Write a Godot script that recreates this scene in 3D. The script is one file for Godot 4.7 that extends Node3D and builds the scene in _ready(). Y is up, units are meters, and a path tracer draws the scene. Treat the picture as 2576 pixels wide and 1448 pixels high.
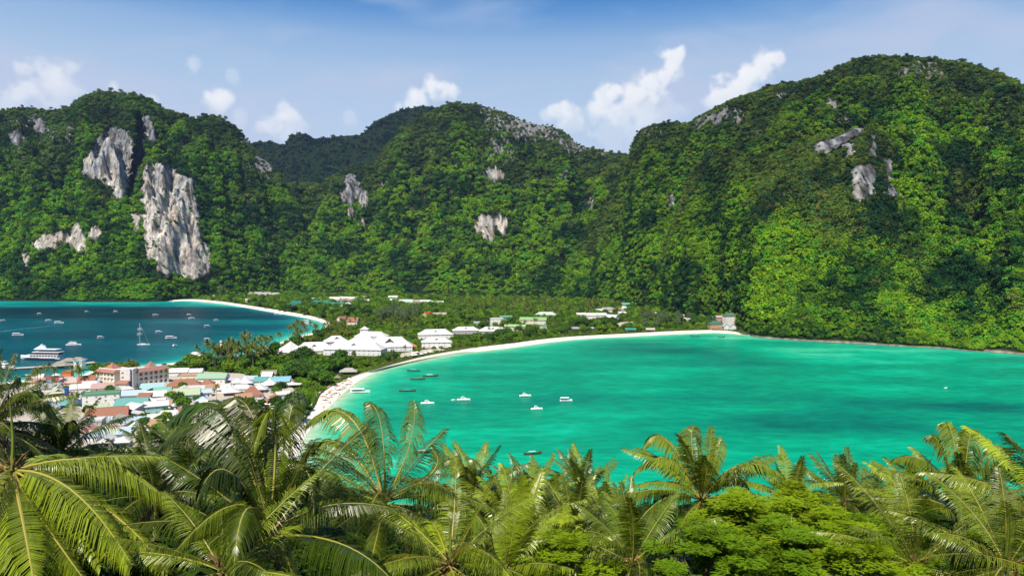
extends Node3D

# ---------------------------------------------------------------- geometry helper
class Geo:
	var v := PackedVector3Array()
	var n := PackedVector3Array()
	var c := PackedColorArray()
	var col := Color(1, 1, 1)
	func tri(a: Vector3, b: Vector3, d: Vector3) -> void:
		var nn := (b - a).cross(d - a).normalized()
		v.push_back(a); v.push_back(d); v.push_back(b)
		n.push_back(nn); n.push_back(nn); n.push_back(nn)
		c.push_back(col); c.push_back(col); c.push_back(col)
	func quad(a: Vector3, b: Vector3, d: Vector3, e: Vector3) -> void:
		tri(a, b, d)
		tri(a, d, e)
	func box(at: Vector3, size: Vector3, yaw := 0.0) -> void:
		var bs := Basis(Vector3.UP, yaw)
		hexa(at, bs, size)
	func hexa(at: Vector3, bs: Basis, size: Vector3) -> void:
		var p := []
		for k in 8:
			p.append(at + bs * Vector3(size.x * (0.5 if k & 1 else -0.5), size.y * (0.5 if k & 2 else -0.5), size.z * (0.5 if k & 4 else -0.5)))
		quad(p[4], p[5], p[7], p[6])
		quad(p[1], p[0], p[2], p[3])
		quad(p[5], p[1], p[3], p[7])
		quad(p[0], p[4], p[6], p[2])
		quad(p[6], p[7], p[3], p[2])
		quad(p[0], p[1], p[5], p[4])
	func tube(pts: Array, rad: Array, sides := 7, caps := true) -> void:
		var rings := []
		for k in pts.size():
			var t: Vector3 = (pts[mini(k + 1, pts.size() - 1)] - pts[maxi(k - 1, 0)]).normalized()
			var x := t.cross(Vector3.RIGHT if absf(t.x) < 0.8 else Vector3.FORWARD).normalized()
			var y := t.cross(x)
			var ring := []
			for j in sides:
				var a := TAU * j / sides
				ring.append(pts[k] + (x * cos(a) + y * sin(a)) * rad[k])
			rings.append(ring)
		for k in pts.size() - 1:
			for j in sides:
				var j2 := (j + 1) % sides
				quad(rings[k][j], rings[k][j2], rings[k + 1][j2], rings[k + 1][j])
		if caps:
			for j in range(1, sides - 1):
				tri(rings[-1][0], rings[-1][j], rings[-1][j + 1])
				tri(rings[0][0], rings[0][j + 1], rings[0][j])
	func ball(at: Vector3, r: Vector3, rings := 6, seg := 9) -> void:
		for k in rings:
			for j in seg:
				var p := []
				for o in [[0, 0], [0, 1], [1, 1], [1, 0]]:
					var a: float = PI * (k + o[0]) / rings
					var b: float = TAU * (j + o[1]) / seg
					p.append(at + Vector3(sin(a) * cos(b) * r.x, cos(a) * r.y, sin(a) * sin(b) * r.z))
				if k > 0:
					tri(p[0], p[1], p[2])
				if k < rings - 1:
					tri(p[0], p[2], p[3])
				elif k == 0:
					tri(p[0], p[2], p[3])
	# a loft through cross-sections, each an Array of Vector3 in the same order (open or closed)
	func loft(sec: Array, closed := false, caps := true) -> void:
		for k in sec.size() - 1:
			var m: int = sec[k].size()
			for j in (m if closed else m - 1):
				var j2 := (j + 1) % m
				quad(sec[k][j], sec[k + 1][j], sec[k + 1][j2], sec[k][j2])
		if caps:
			for e in [0, sec.size() - 1]:
				var s: Array = sec[e]
				for j in range(1, s.size() - 1):
					if e == 0:
						tri(s[0], s[j], s[j + 1])
					else:
						tri(s[0], s[j + 1], s[j])
	func add_to(m: ArrayMesh, mat: Material) -> ArrayMesh:
		if v.size() == 0:
			return m
		var a := []
		a.resize(Mesh.ARRAY_MAX)
		a[Mesh.ARRAY_VERTEX] = v
		a[Mesh.ARRAY_NORMAL] = n
		a[Mesh.ARRAY_COLOR] = c
		m.add_surface_from_arrays(Mesh.PRIMITIVE_TRIANGLES, a)
		m.surface_set_material(m.get_surface_count() - 1, mat)
		return m
	func mesh(mat: Material) -> ArrayMesh:
		return add_to(ArrayMesh.new(), mat)

# ---------------------------------------------------------------- the view: pixels of a 2576 x 1448 picture
const CAM_Y := 100.0
const FOCAL := 1800.0
const PITCH := 0.03554
var cp := cos(PITCH)
var sp := sin(PITCH)
var rng := RandomNumberGenerator.new()
var M := {}
var names := {}
var built := []   # footprints of buildings: [Vector2, radius]

# direction through a pixel as (across, up) per metre of depth
func look(u: float, v: float) -> Vector2:
	var a := (u - 1288.0) / FOCAL
	var b := (724.0 - v) / FOCAL
	var d := cp + b * sp
	return Vector2(a / d, (b * cp - sp) / d)
func at_depth(u: float, v: float, d: float) -> Vector3:
	var q := look(u, v)
	return Vector3(q.x * d, CAM_Y + q.y * d, -d)
func on_level(u: float, v: float, y := 0.0) -> Vector3:
	var q := look(u, v)
	return at_depth(u, v, (y - CAM_Y) / q.y)
func to_view(p: Vector3) -> Vector2:
	var y := p.y - CAM_Y
	var f := -p.z * cp - y * sp
	return Vector2(1288.0 + FOCAL * p.x / f, 724.0 - FOCAL * (y * cp + p.z * -sp * 1.0) / f) if false else Vector2(1288.0 + FOCAL * p.x / f, 724.0 - FOCAL * (y * cp - p.z * sp) / f)

func rf(a: float, b: float) -> float:
	return rng.randf_range(a, b)
func lin(r: int, g: int, b: int, k := 1.0) -> Color:
	var c := Color8(r, g, b).srgb_to_linear()
	return Color(c.r * k, c.g * k, c.b * k)

# ---------------------------------------------------------------- naming
func numbered(called: String) -> String:
	var k: int = names.get(called, 0)
	names[called] = k + 1
	return called if k == 0 else "%s_%03d" % [called, k]
func tag(o: Node, label: String, category: String, group := "") -> Node:
	o.set_meta("label", label)
	o.set_meta("category", category)
	if group:
		o.set_meta("group", group)
	return o
func thing(called: String, label: String, category: String, at := Vector3.ZERO, turn := 0.0, group := "") -> Node3D:
	var o := Node3D.new()
	o.name = numbered(called)
	add_child(o)
	o.position = at
	o.rotation.y = turn
	tag(o, label, category, group)
	return o
func part(called: String, mesh: Mesh, parent: Node, at := Vector3.ZERO, turn := 0.0) -> MeshInstance3D:
	var o := MeshInstance3D.new()
	o.name = called
	o.mesh = mesh
	parent.add_child(o, true)
	o.position = at
	o.rotation.y = turn
	return o
func struct(called: String, mesh: Mesh, label := "") -> MeshInstance3D:
	var o := MeshInstance3D.new()
	o.name = numbered(called)
	o.mesh = mesh
	add_child(o)
	o.set_meta("kind", "structure")
	if label:
		o.set_meta("label", label)
	return o
func dup(src: Node3D, at: Vector3, turn: float, size: float, label: String, group := "") -> Node3D:
	var o: Node3D = src.duplicate()
	o.name = numbered(src.name.rstrip("_0123456789"))
	add_child(o)
	o.position = at
	o.rotation.y = turn
	o.scale = Vector3.ONE * size
	o.set_meta("label", label)
	if group:
		o.set_meta("group", group)
	elif o.has_meta("group"):
		o.remove_meta("group")
	return o

# ---------------------------------------------------------------- materials
func noise_tex(freq: float, oct: int, lo: float, hi: float, seedn: int, normal := false, strength := 4.0, size := 512, type := FastNoiseLite.TYPE_SIMPLEX_SMOOTH) -> Texture2D:
	var f := FastNoiseLite.new()
	f.noise_type = type
	f.frequency = freq
	f.fractal_octaves = oct
	f.seed = seedn
	var im := f.get_seamless_image(size, size)
	if normal:
		im.bump_map_to_normal_map(strength)
		return ImageTexture.create_from_image(im)
	im.convert(Image.FORMAT_RGB8)
	for y in size:
		for x in size:
			var k := lo + (hi - lo) * im.get_pixel(x, y).r
			im.set_pixel(x, y, Color(k, k, k))
	return ImageTexture.create_from_image(im)
func mat(rough := 0.7, spec := 0.4, tex: Texture2D = null, scale := Vector3.ONE) -> StandardMaterial3D:
	var m := StandardMaterial3D.new()
	m.vertex_color_use_as_albedo = true
	m.roughness = rough
	m.metallic_specular = spec
	if tex:
		m.albedo_texture = tex
		m.uv1_triplanar = true
		m.uv1_world_triplanar = true
		m.uv1_scale = scale
	return m
func make_materials() -> void:
	var dirt := noise_tex(0.02, 5, 0.84, 1.0, 3, false, 0.0, 256)
	M.paint = mat(0.6, 0.4)
	M.wall = mat(0.85, 0.3, dirt, Vector3.ONE * 0.11)
	M.roof = mat(0.7, 0.3, noise_tex(0.03, 6, 0.66, 1.0, 13, false, 0.0, 256), Vector3(0.16, 0.16, 0.16))
	M.glass = mat(0.15, 0.5)
	M.hull = mat(0.3, 0.5)
	M.wood = mat(0.7, 0.3)
	M.leaf = mat(0.33, 0.42)
	M.leaf.backlight_enabled = true
	M.leaf.backlight = Color(0.5, 0.5, 0.16)
	M.rachis = mat(0.5, 0.4)
	M.crown = mat(0.8, 0.08)
	M.crown.backlight_enabled = true
	M.crown.backlight = Color(0.35, 0.35, 0.2)
	M.bark = mat(0.9, 0.2, noise_tex(0.03, 4, 0.55, 1.0, 8, false, 0.0, 256), Vector3(1.2, 0.5, 1.2))
	M.rock = mat(0.9, 0.2, noise_tex(0.012, 6, 0.45, 1.0, 5, false, 0.0, 512), Vector3(0.02, 0.006, 0.02))
	M.rock.normal_enabled = true
	M.rock.normal_texture = noise_tex(0.02, 6, 0, 1, 11, true, 12.0)
	M.rock.normal_scale = 0.9
	M.ground = mat(0.95, 0.1, noise_tex(0.02, 6, 0.55, 1.0, 6, false, 0.0, 512), Vector3.ONE * 0.03)
	M.sand = mat(0.95, 0.1, noise_tex(0.03, 5, 0.85, 1.0, 7, false, 0.0, 256), Vector3.ONE * 0.05)
	M.water = mat(0.3, 0.1, noise_tex(0.014, 7, 0.80, 1.0, 21, false, 0.0, 512), Vector3(0.006, 0.01, 0.014))
	M.water.normal_enabled = true
	M.water.normal_texture = noise_tex(0.03, 5, 0, 1, 22, true, 6.0)
	M.water.normal_scale = 0.5
	M.foam = mat(0.8, 0.2)

# ---------------------------------------------------------------- sky
var cloud_noise := FastNoiseLite.new()
func mix3(a: Color, b: Color, t: float) -> Color:
	return a.lerp(b, clampf(t, 0, 1))
func make_sky() -> ImageTexture:
	var w := 1024
	var h := 512
	var cirrus := FastNoiseLite.new()
	cirrus.seed = 14
	cirrus.frequency = 1.0
	cirrus.fractal_octaves = 4
	var stops := [[0.0, Color8(214, 227, 242)], [8.0, Color8(192, 212, 237)], [12.0, Color8(181, 204, 233)], [14.5, Color8(170, 197, 229)], [17.0, Color8(146, 181, 223)], [18.8, Color8(104, 154, 212)], [20.4, Color8(70, 132, 200)], [24.0, Color8(62, 124, 195)], [40.0, Color8(50, 106, 180)], [90.0, Color8(40, 90, 164)]]
	var im := Image.create(w + 16, h, false, Image.FORMAT_RGB8)
	for y in h:
		var el := 90.0 - 180.0 * (y + 0.5) / h
		var base := Color8(150, 170, 170)
		if el > 0.0:
			for k in stops.size() - 1:
				if el >= stops[k][0] and el <= stops[k + 1][0]:
					base = stops[k][1].lerp(stops[k + 1][1], (el - stops[k][0]) / (stops[k + 1][0] - stops[k][0]))
		if el < -1.0:
			for x in w + 16:
				im.set_pixel(x, y, base)
			continue
		var cy := sin(deg_to_rad(el))
		var cx := cos(deg_to_rad(el))
		for x in w + 16:
			var az := TAU * (x - 7.5) / w
			var e := el + 3.0 * cirrus.get_noise_2d(cos(az) * 1.4, sin(az) * 1.4 + 5.0)
			var s := cirrus.get_noise_3d(cos(az) * 2.6 * cx, e * 0.16, sin(az) * 2.6 * cx)
			var k := smoothstep(-0.15, 0.5, s) * smoothstep(3.0, 9.0, el) * 0.6 * smoothstep(75.0, 20.0, el)
			im.set_pixel(x, y, base.lerp(Color8(196, 204, 230), k))
	im.resize(4096 + 64, 2048, Image.INTERPOLATE_CUBIC)
	im = im.get_region(Rect2i(32, 0, 4096, 2048))
	# cumulus: puffs laid round the horizon; those over the bay first
	cloud_noise.frequency = 1.0
	cloud_noise.fractal_octaves = 5
	cloud_noise.seed = 4
	var puffs := []   # azimuth, elevation, radius (degrees), thickness
	var seen := [[1690, 152, 26, 1], [1712, 140, 16, 1], [1682, 185, 30, 1], [1640, 215, 34, 1], [1590, 232, 32, 1], [1545, 235, 24, .9], [1525, 262, 40, .9], [1600, 275, 55, .55], [1500, 290, 40, .6], [1660, 300, 60, .35], [1560, 320, 70, .3],
		[1425, 270, 22, .9], [1405, 285, 26, .8], [1440, 310, 32, .5], [1375, 290, 18, .5],
		[1950, 150, 22, 1], [1920, 165, 30, 1], [1890, 185, 32, 1], [1850, 215, 36, 1], [1815, 240, 30, .9], [1790, 255, 26, .7], [1880, 215, 40, .8],
		[1085, 225, 26, 1], [1120, 228, 24, .9], [1060, 250, 26, .95], [1140, 240, 18, .7], [1000, 268, 18, .8], [1030, 262, 22, .8],
		[550, 245, 24, .85], [540, 265, 26, .6], [565, 258, 18, .6], [715, 272, 24, .65], [735, 285, 20, .5], [690, 310, 34, .6], [730, 312, 34, .5], [660, 320, 22, .4], [600, 300, 24, .3],
		[180, 168, 16, .55], [95, 165, 24, .5], [70, 180, 22, .4], [130, 185, 26, .35], [160, 220, 30, .35], [60, 235, 28, .55], [100, 215, 40, .4], [30, 262, 30, .45], [150, 250, 40, .35],
		[285, 220, 18, .6], [485, 165, 20, .45], [590, 195, 18, .3], [330, 250, 16, .4], [380, 252, 16, .4], [880, 300, 22, .3], [2090, 210, 14, .25]]
	for q in seen:
		var d := look(q[0], q[1])
		var az := atan(d.x)
		puffs.append([rad_to_deg(az), rad_to_deg(atan(d.y * cos(az))), q[2] / 31.4 * 1.05, q[3]])
	var r2 := RandomNumberGenerator.new()
	r2.seed = 77
	for g in 34:
		var az := r2.randf_range(42, 318)
		var el := r2.randf_range(7, 17)
		for k in r2.randi_range(5, 9):
			puffs.append([az + r2.randfn() * 1.6, el + r2.randfn() * 1.0, r2.randf_range(0.6, 1.4), r2.randf_range(0.4, 1.0)])
	var dpp := 360.0 / 4096.0
	for q in puffs:
		var r: float = q[2]
		var ew := r * 2.0
		var x0 := floori((q[0] - ew) / dpp)
		var x1 := floori((q[0] + ew) / dpp)
		var y0 := int((90.0 - q[1] - ew) / dpp)
		var y1 := int((90.0 - q[1] + ew) / dpp)
		for y in range(y0, y1):
			var el := 90.0 - (y + 0.5) * dpp
			for x in range(x0, x1):
				var az := (x + 0.5) * dpp
				var dx: float = (az - q[0]) / r
				var dy: float = (el - q[1]) / r
				var dd := sqrt(dx * dx + dy * dy)
				if dd > 1.9:
					continue
				var nz := cloud_noise.get_noise_2d(az * 0.55, el * 0.55) * 0.9
				var k := smoothstep(1.22, 0.35, dd + nz * 0.95) * float(q[3])
				if k <= 0.004:
					continue
				var px := posmod(x, 4096)
				var shade := clampf(0.78 + 0.3 * dy + nz * 0.25 - 0.12 * dx, 0.0, 1.0)
				var cc := Color8(206, 220, 240).lerp(Color8(250, 250, 252), shade)
				im.set_pixel(px, y, im.get_pixel(px, y).lerp(cc, k * 0.92))
	return ImageTexture.create_from_image(im)

# ---------------------------------------------------------------- coast
var coast_right := [[700, 1240], [745, 1150], [770, 1095], [800, 1052], [826, 1024], [856, 995], [884, 971], [915, 950], [965, 928], [1021, 914], [1090, 900], [1160, 888], [1207, 883], [1293, 873], [1379, 861], [1465, 852], [1580, 846], [1694, 840], [1780, 837], [1837, 838], [1870, 841], [1950, 848], [2050, 854], [2150, 859], [2300, 867], [2400, 873], [2500, 882], [2600, 891], [2800, 905], [3200, 940]]
var inner_right := [[640, 1230], [690, 1140], [735, 1085], [770, 1050], [795, 1013], [806, 991], [834, 971], [870, 954], [918, 936], [951, 927], [1021, 908], [1085, 893], [1160, 880], [1215, 872], [1293, 863], [1379, 852], [1465, 845], [1580, 839], [1694, 833], [1794, 830], [1850, 834], [1880, 838], [1955, 846], [2055, 852], [2155, 857], [2305, 864], [2405, 870], [2505, 879], [2605, 888], [2805, 902], [3205, 937]]
var coast_left := [[-700, 1040], [-300, 990], [0, 962], [100, 954], [190, 948], [240, 930], [330, 922], [420, 914], [500, 903], [590, 896], [650, 884], [690, 866], [740, 848], [790, 836], [812, 825], [812, 812], [770, 800], [700, 788], [620, 774], [560, 764], [500, 758], [455, 756], [430, 757], [200, 757], [0, 755], [-400, 752], [-900, 748]]
var inner_left := [[-700, 1046], [-300, 994], [0, 966], [100, 958], [195, 952], [245, 934], [335, 926], [425, 918], [505, 907], [595, 900], [660, 888], [700, 869], [750, 851], [800, 838], [824, 826], [824, 808], [778, 794], [705, 781], [623, 768], [562, 759], [500, 753], [450, 753], [425, 754], [198, 755], [-2, 753], [-402, 750], [-902, 746]]
var land_poly: PackedVector2Array
var lot_polys := []
var right_pts: PackedVector2Array
var left_pts: PackedVector2Array

func smooth_line(a: Array, y: float, per: int) -> PackedVector3Array:
	var w := []
	for q in a:
		w.append(on_level(q[0], q[1], y))
	var out := PackedVector3Array()
	for k in w.size() - 1:
		for j in per:
			out.append(w[k].cubic_interpolate(w[k + 1], w[maxi(k - 1, 0)], w[mini(k + 2, w.size() - 1)], float(j) / per))
	out.append(w[-1])
	return out

func ribbon(a: PackedVector3Array, b: PackedVector3Array, g: Geo, up_left: bool) -> void:
	for k in a.size() - 1:
		if up_left:
			g.quad(a[k], a[k + 1], b[k + 1], b[k])
		else:
			g.quad(a[k], b[k], b[k + 1], a[k + 1])

func make_land() -> void:
	var rc := smooth_line(coast_right, 0.0, 5)
	var ri := smooth_line(inner_right, 2.5, 5)
	var lc := smooth_line(coast_left, 0.0, 5)
	var li := smooth_line(inner_left, 2.5, 5)
	while ri.size() > rc.size():
		ri.remove_at(ri.size() - 2)
	# the strand: dry sand down to the water and on below it
	var g := Geo.new()
	g.col = Color(0.80, 0.75, 0.66)
	for side in 2:
		var cst := rc if side == 0 else lc
		var inn := ri if side == 0 else li
		var under := PackedVector3Array()
		var top := PackedVector3Array()
		for k in cst.size():
			var j := roundi(float(k) / (cst.size() - 1) * (inn.size() - 1))
			var d := (cst[k] - inn[j])
			d.y = 0.0
			d = d.normalized()
			under.append(cst[k] + d * 14.0 + Vector3(0, -1.6, 0))
			top.append(inn[j] - d * 3.0 + Vector3(0, 0.12, 0))
		ribbon(top, cst, g, side == 0)
		ribbon(cst, under, g, side == 0)
	struct("beach", g.mesh(M.sand))
	for p in rc:
		right_pts.append(Vector2(p.x, p.z))
	for p in lc:
		left_pts.append(Vector2(p.x, p.z))
	# the flat isthmus: a strip from one strand to the other, closed far away behind the hills
	var poly := PackedVector2Array()
	for p in li:
		poly.append(Vector2(p.x, p.z))
	poly.append(Vector2(-3800, -2600))
	poly.append(Vector2(-3800, -5200))
	poly.append(Vector2(3800, -5200))
	for k in range(ri.size() - 1, -1, -1):
		poly.append(Vector2(ri[k].x, ri[k].z))
	poly.append(Vector2(-200, -200))
	poly.append(Vector2(-700, -220))
	land_poly = poly
	var tris := Geometry2D.triangulate_polygon(poly)
	g = Geo.new()
	g.col = Color(0.10, 0.125, 0.035)
	for k in range(0, tris.size(), 3):
		var p := []
		for j in 3:
			p.append(Vector3(poly[tris[k + j]].x, 2.5, poly[tris[k + j]].y))
		if (p[1] - p[0]).cross(p[2] - p[0]).y > 0:
			g.tri(p[0], p[1], p[2])
		else:
			g.tri(p[0], p[2], p[1])
	struct("ground", g.mesh(M.ground))
	# pale sandy lots and lanes of the town
	g = Geo.new()
	g.col = Color(0.50, 0.45, 0.37)
	var lots := [[[0, 985], [120, 955], [240, 942], [430, 930], [600, 938], [720, 965], [770, 1000], [720, 1060], [640, 1120], [420, 1200], [150, 1260], [-150, 1240], [-200, 1020]],
		[[1000, 900], [1060, 890], [1120, 880], [1100, 874], [1010, 888]], [[1040, 792], [1090, 786], [1130, 785], [1120, 792], [1060, 798]], [[1545, 812], [1590, 808], [1600, 818], [1560, 822]]]
	for l in lots:
		var p2 := PackedVector2Array()
		for q in l:
			var p := on_level(q[0], q[1], 2.55)
			p2.append(Vector2(p.x, p.z))
		lot_polys.append(p2)
		var t2 := Geometry2D.triangulate_polygon(p2)
		for k in range(0, t2.size(), 3):
			var p := []
			for j in 3:
				p.append(Vector3(p2[t2[k + j]].x, 2.54, p2[t2[k + j]].y))
			if (p[1] - p[0]).cross(p[2] - p[0]).y > 0:
				g.tri(p[0], p[1], p[2])
			else:
				g.tri(p[0], p[2], p[1])
	struct("lane", g.mesh(M.sand))

func near_dist(p: Vector2, line: PackedVector2Array) -> float:
	var best := 1e9
	for k in line.size():
		var d := p.distance_squared_to(line[k])
		if d < best:
			best = d
	return sqrt(best)

func make_sea() -> void:
	var patches := FastNoiseLite.new()
	patches.seed = 31
	patches.frequency = 1.0
	patches.fractal_octaves = 5
	# places of darker water and of paler sand, in metres on the sea bed
	var spots := [[1700, 880, 190, 24, -0.75], [1560, 872, 120, 14, -0.45], [1900, 905, 150, 16, -0.45], [2080, 890, 200, 20, 0.85], [2300, 885, 160, 14, 0.5], [1850, 852, 160, 8, 0.7],
		[2330, 1030, 280, 34, -0.8], [2500, 1020, 160, 18, -0.55], [2250, 1080, 260, 30, -0.5], [2050, 1000, 160, 16, -0.35], [1950, 1060, 190, 26, -0.5], [1500, 1010, 260, 50, -0.15], [2150, 945, 200, 20, 0.35], [2450, 960, 130, 20, 0.3], [1500, 910, 190, 20, 0.15], [1250, 1100, 120, 30, 0.05], [1700, 1110, 120, 22, 0.0], [1300, 1190, 120, 22, 0.35], [2150, 1180, 200, 25, 0.35], [1080, 1120, 40, 10, 0.55]]
	var sw := []
	for q in spots:
		var c := on_level(q[0], q[1])
		var ex := on_level(q[0] + q[2], q[1])
		var ez := on_level(q[0], q[1] - q[3])
		sw.append([c.x, c.z, absf(ex.x - c.x), absf(ez.z - c.z), q[4]])
	var right_col := [[-1.3, lin(0, 112, 100)], [-0.7, lin(0, 140, 118)], [0.0, lin(0, 166, 128)], [0.5, lin(0, 194, 152)], [1.0, lin(80, 214, 166)], [1.6, lin(150, 226, 178)], [2.2, lin(210, 228, 196)]]
	var left_col := [[-1.0, lin(0, 52, 68)], [0.0, lin(0, 92, 108)], [0.6, lin(0, 140, 138)], [1.1, lin(0, 178, 164)], [1.6, lin(70, 210, 190)], [2.2, lin(170, 218, 196)]]
	var ns := 230
	var depths := []
	var d := 150.0
	while d < 2400.0:
		depths.append(d)
		d *= 1.0125
	depths.append(4000.0)
	depths.append(12000.0)
	var pos := PackedVector3Array()
	var nrm := PackedVector3Array()
	var cl := PackedColorArray()
	for di in depths.size():
		for si in ns:
			var s := -1.0 + 2.0 * si / (ns - 1)
			var p := Vector2(s * depths[di], -depths[di])
			pos.append(Vector3(p.x, 0, p.y))
			nrm.append(Vector3.UP)
			if depths[di] > 2400.0:
				cl.append(lin(0, 78, 98, 0.6))
				continue
			var dl := near_dist(p, left_pts)
			var dr := near_dist(p, right_pts)
			var c: Color
			var k: float
			var ramp: Array
			if dr < dl or s > 0.1:
				k = 1.9 * exp(-dr / 9.0) + 0.9 * exp(-dr / 42.0) - 0.12
				for q in sw:
					var ex: float = (p.x - q[0]) / q[2]
					var ez: float = (p.y - q[1]) / q[3]
					k += (q[4] if q[4] > 0.0 else 0.72 * q[4]) * exp(-(ex * ex + ez * ez))
				var nn := patches.get_noise_2d(p.x * 0.006 + p.y * 0.002, p.y * 0.016) 
				k += nn * (0.95 if p.y < -250.0 else 0.4) * clampf(dr / 60.0, 0.15, 1.0)
				if depths[di] < 420.0:
					k += 0.55 * smoothstep(420.0, 310.0, depths[di])
				ramp = right_col
			else:
				k = 1.5 * exp(-dl / 16.0) + 0.9 * exp(-dl / 70.0) - 0.15
				k += patches.get_noise_2d(p.x * 0.004 + 40.0, p.y * 0.007) * 0.6
				k -= 0.75 * smoothstep(1230.0, 1310.0, depths[di] + 30.0 * patches.get_noise_2d(p.x * 0.006, 7.0)) * smoothstep(1620.0, 1540.0, depths[di])
				k += 0.75 * smoothstep(1570.0, 1680.0, depths[di] + 60.0 * patches.get_noise_2d(p.x * 0.004, 3.0))
				ramp = left_col
			k = clampf(k, ramp[0][0], ramp[-1][0])
			for j in ramp.size() - 1:
				if k >= ramp[j][0] and k <= ramp[j + 1][0]:
					c = ramp[j][1].lerp(ramp[j + 1][1], (k - ramp[j][0]) / (ramp[j + 1][0] - ramp[j][0]))
			cl.append(Color(c.r * 0.80, c.g * 0.80, c.b * 0.80))
	var idx := PackedInt32Array()
	for di in depths.size() - 1:
		for si in ns - 1:
			var a := di * ns + si
			idx.append_array(PackedInt32Array([a, a + ns, a + 1, a + 1, a + ns, a + ns + 1]))
	var arr := []
	arr.resize(Mesh.ARRAY_MAX)
	arr[Mesh.ARRAY_VERTEX] = pos
	arr[Mesh.ARRAY_NORMAL] = nrm
	arr[Mesh.ARRAY_COLOR] = cl
	arr[Mesh.ARRAY_INDEX] = idx
	var m := ArrayMesh.new()
	m.add_surface_from_arrays(Mesh.PRIMITIVE_TRIANGLES, arr)
	m.surface_set_material(0, M.water)
	struct("sea", m)

# ---------------------------------------------------------------- hills
func spline(pts: Array, u: float, k: int) -> float:
	if u <= pts[0][0]:
		return pts[0][k]
	for j in pts.size() - 1:
		if u <= pts[j + 1][0]:
			var t: float = (u - pts[j][0]) / (pts[j + 1][0] - pts[j][0])
			var a: float = pts[maxi(j - 1, 0)][k]
			var b: float = pts[j][k]
			var c: float = pts[j + 1][k]
			var d: float = pts[mini(j + 2, pts.size() - 1)][k]
			return 0.5 * cubic_interpolate(b, c, a, d, t) + 0.5 * lerpf(b, c, t)
	return pts[-1][k]

var rock_noise := FastNoiseLite.new()
var hill_noise := FastNoiseLite.new()
var tint_noise := FastNoiseLite.new()
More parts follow.
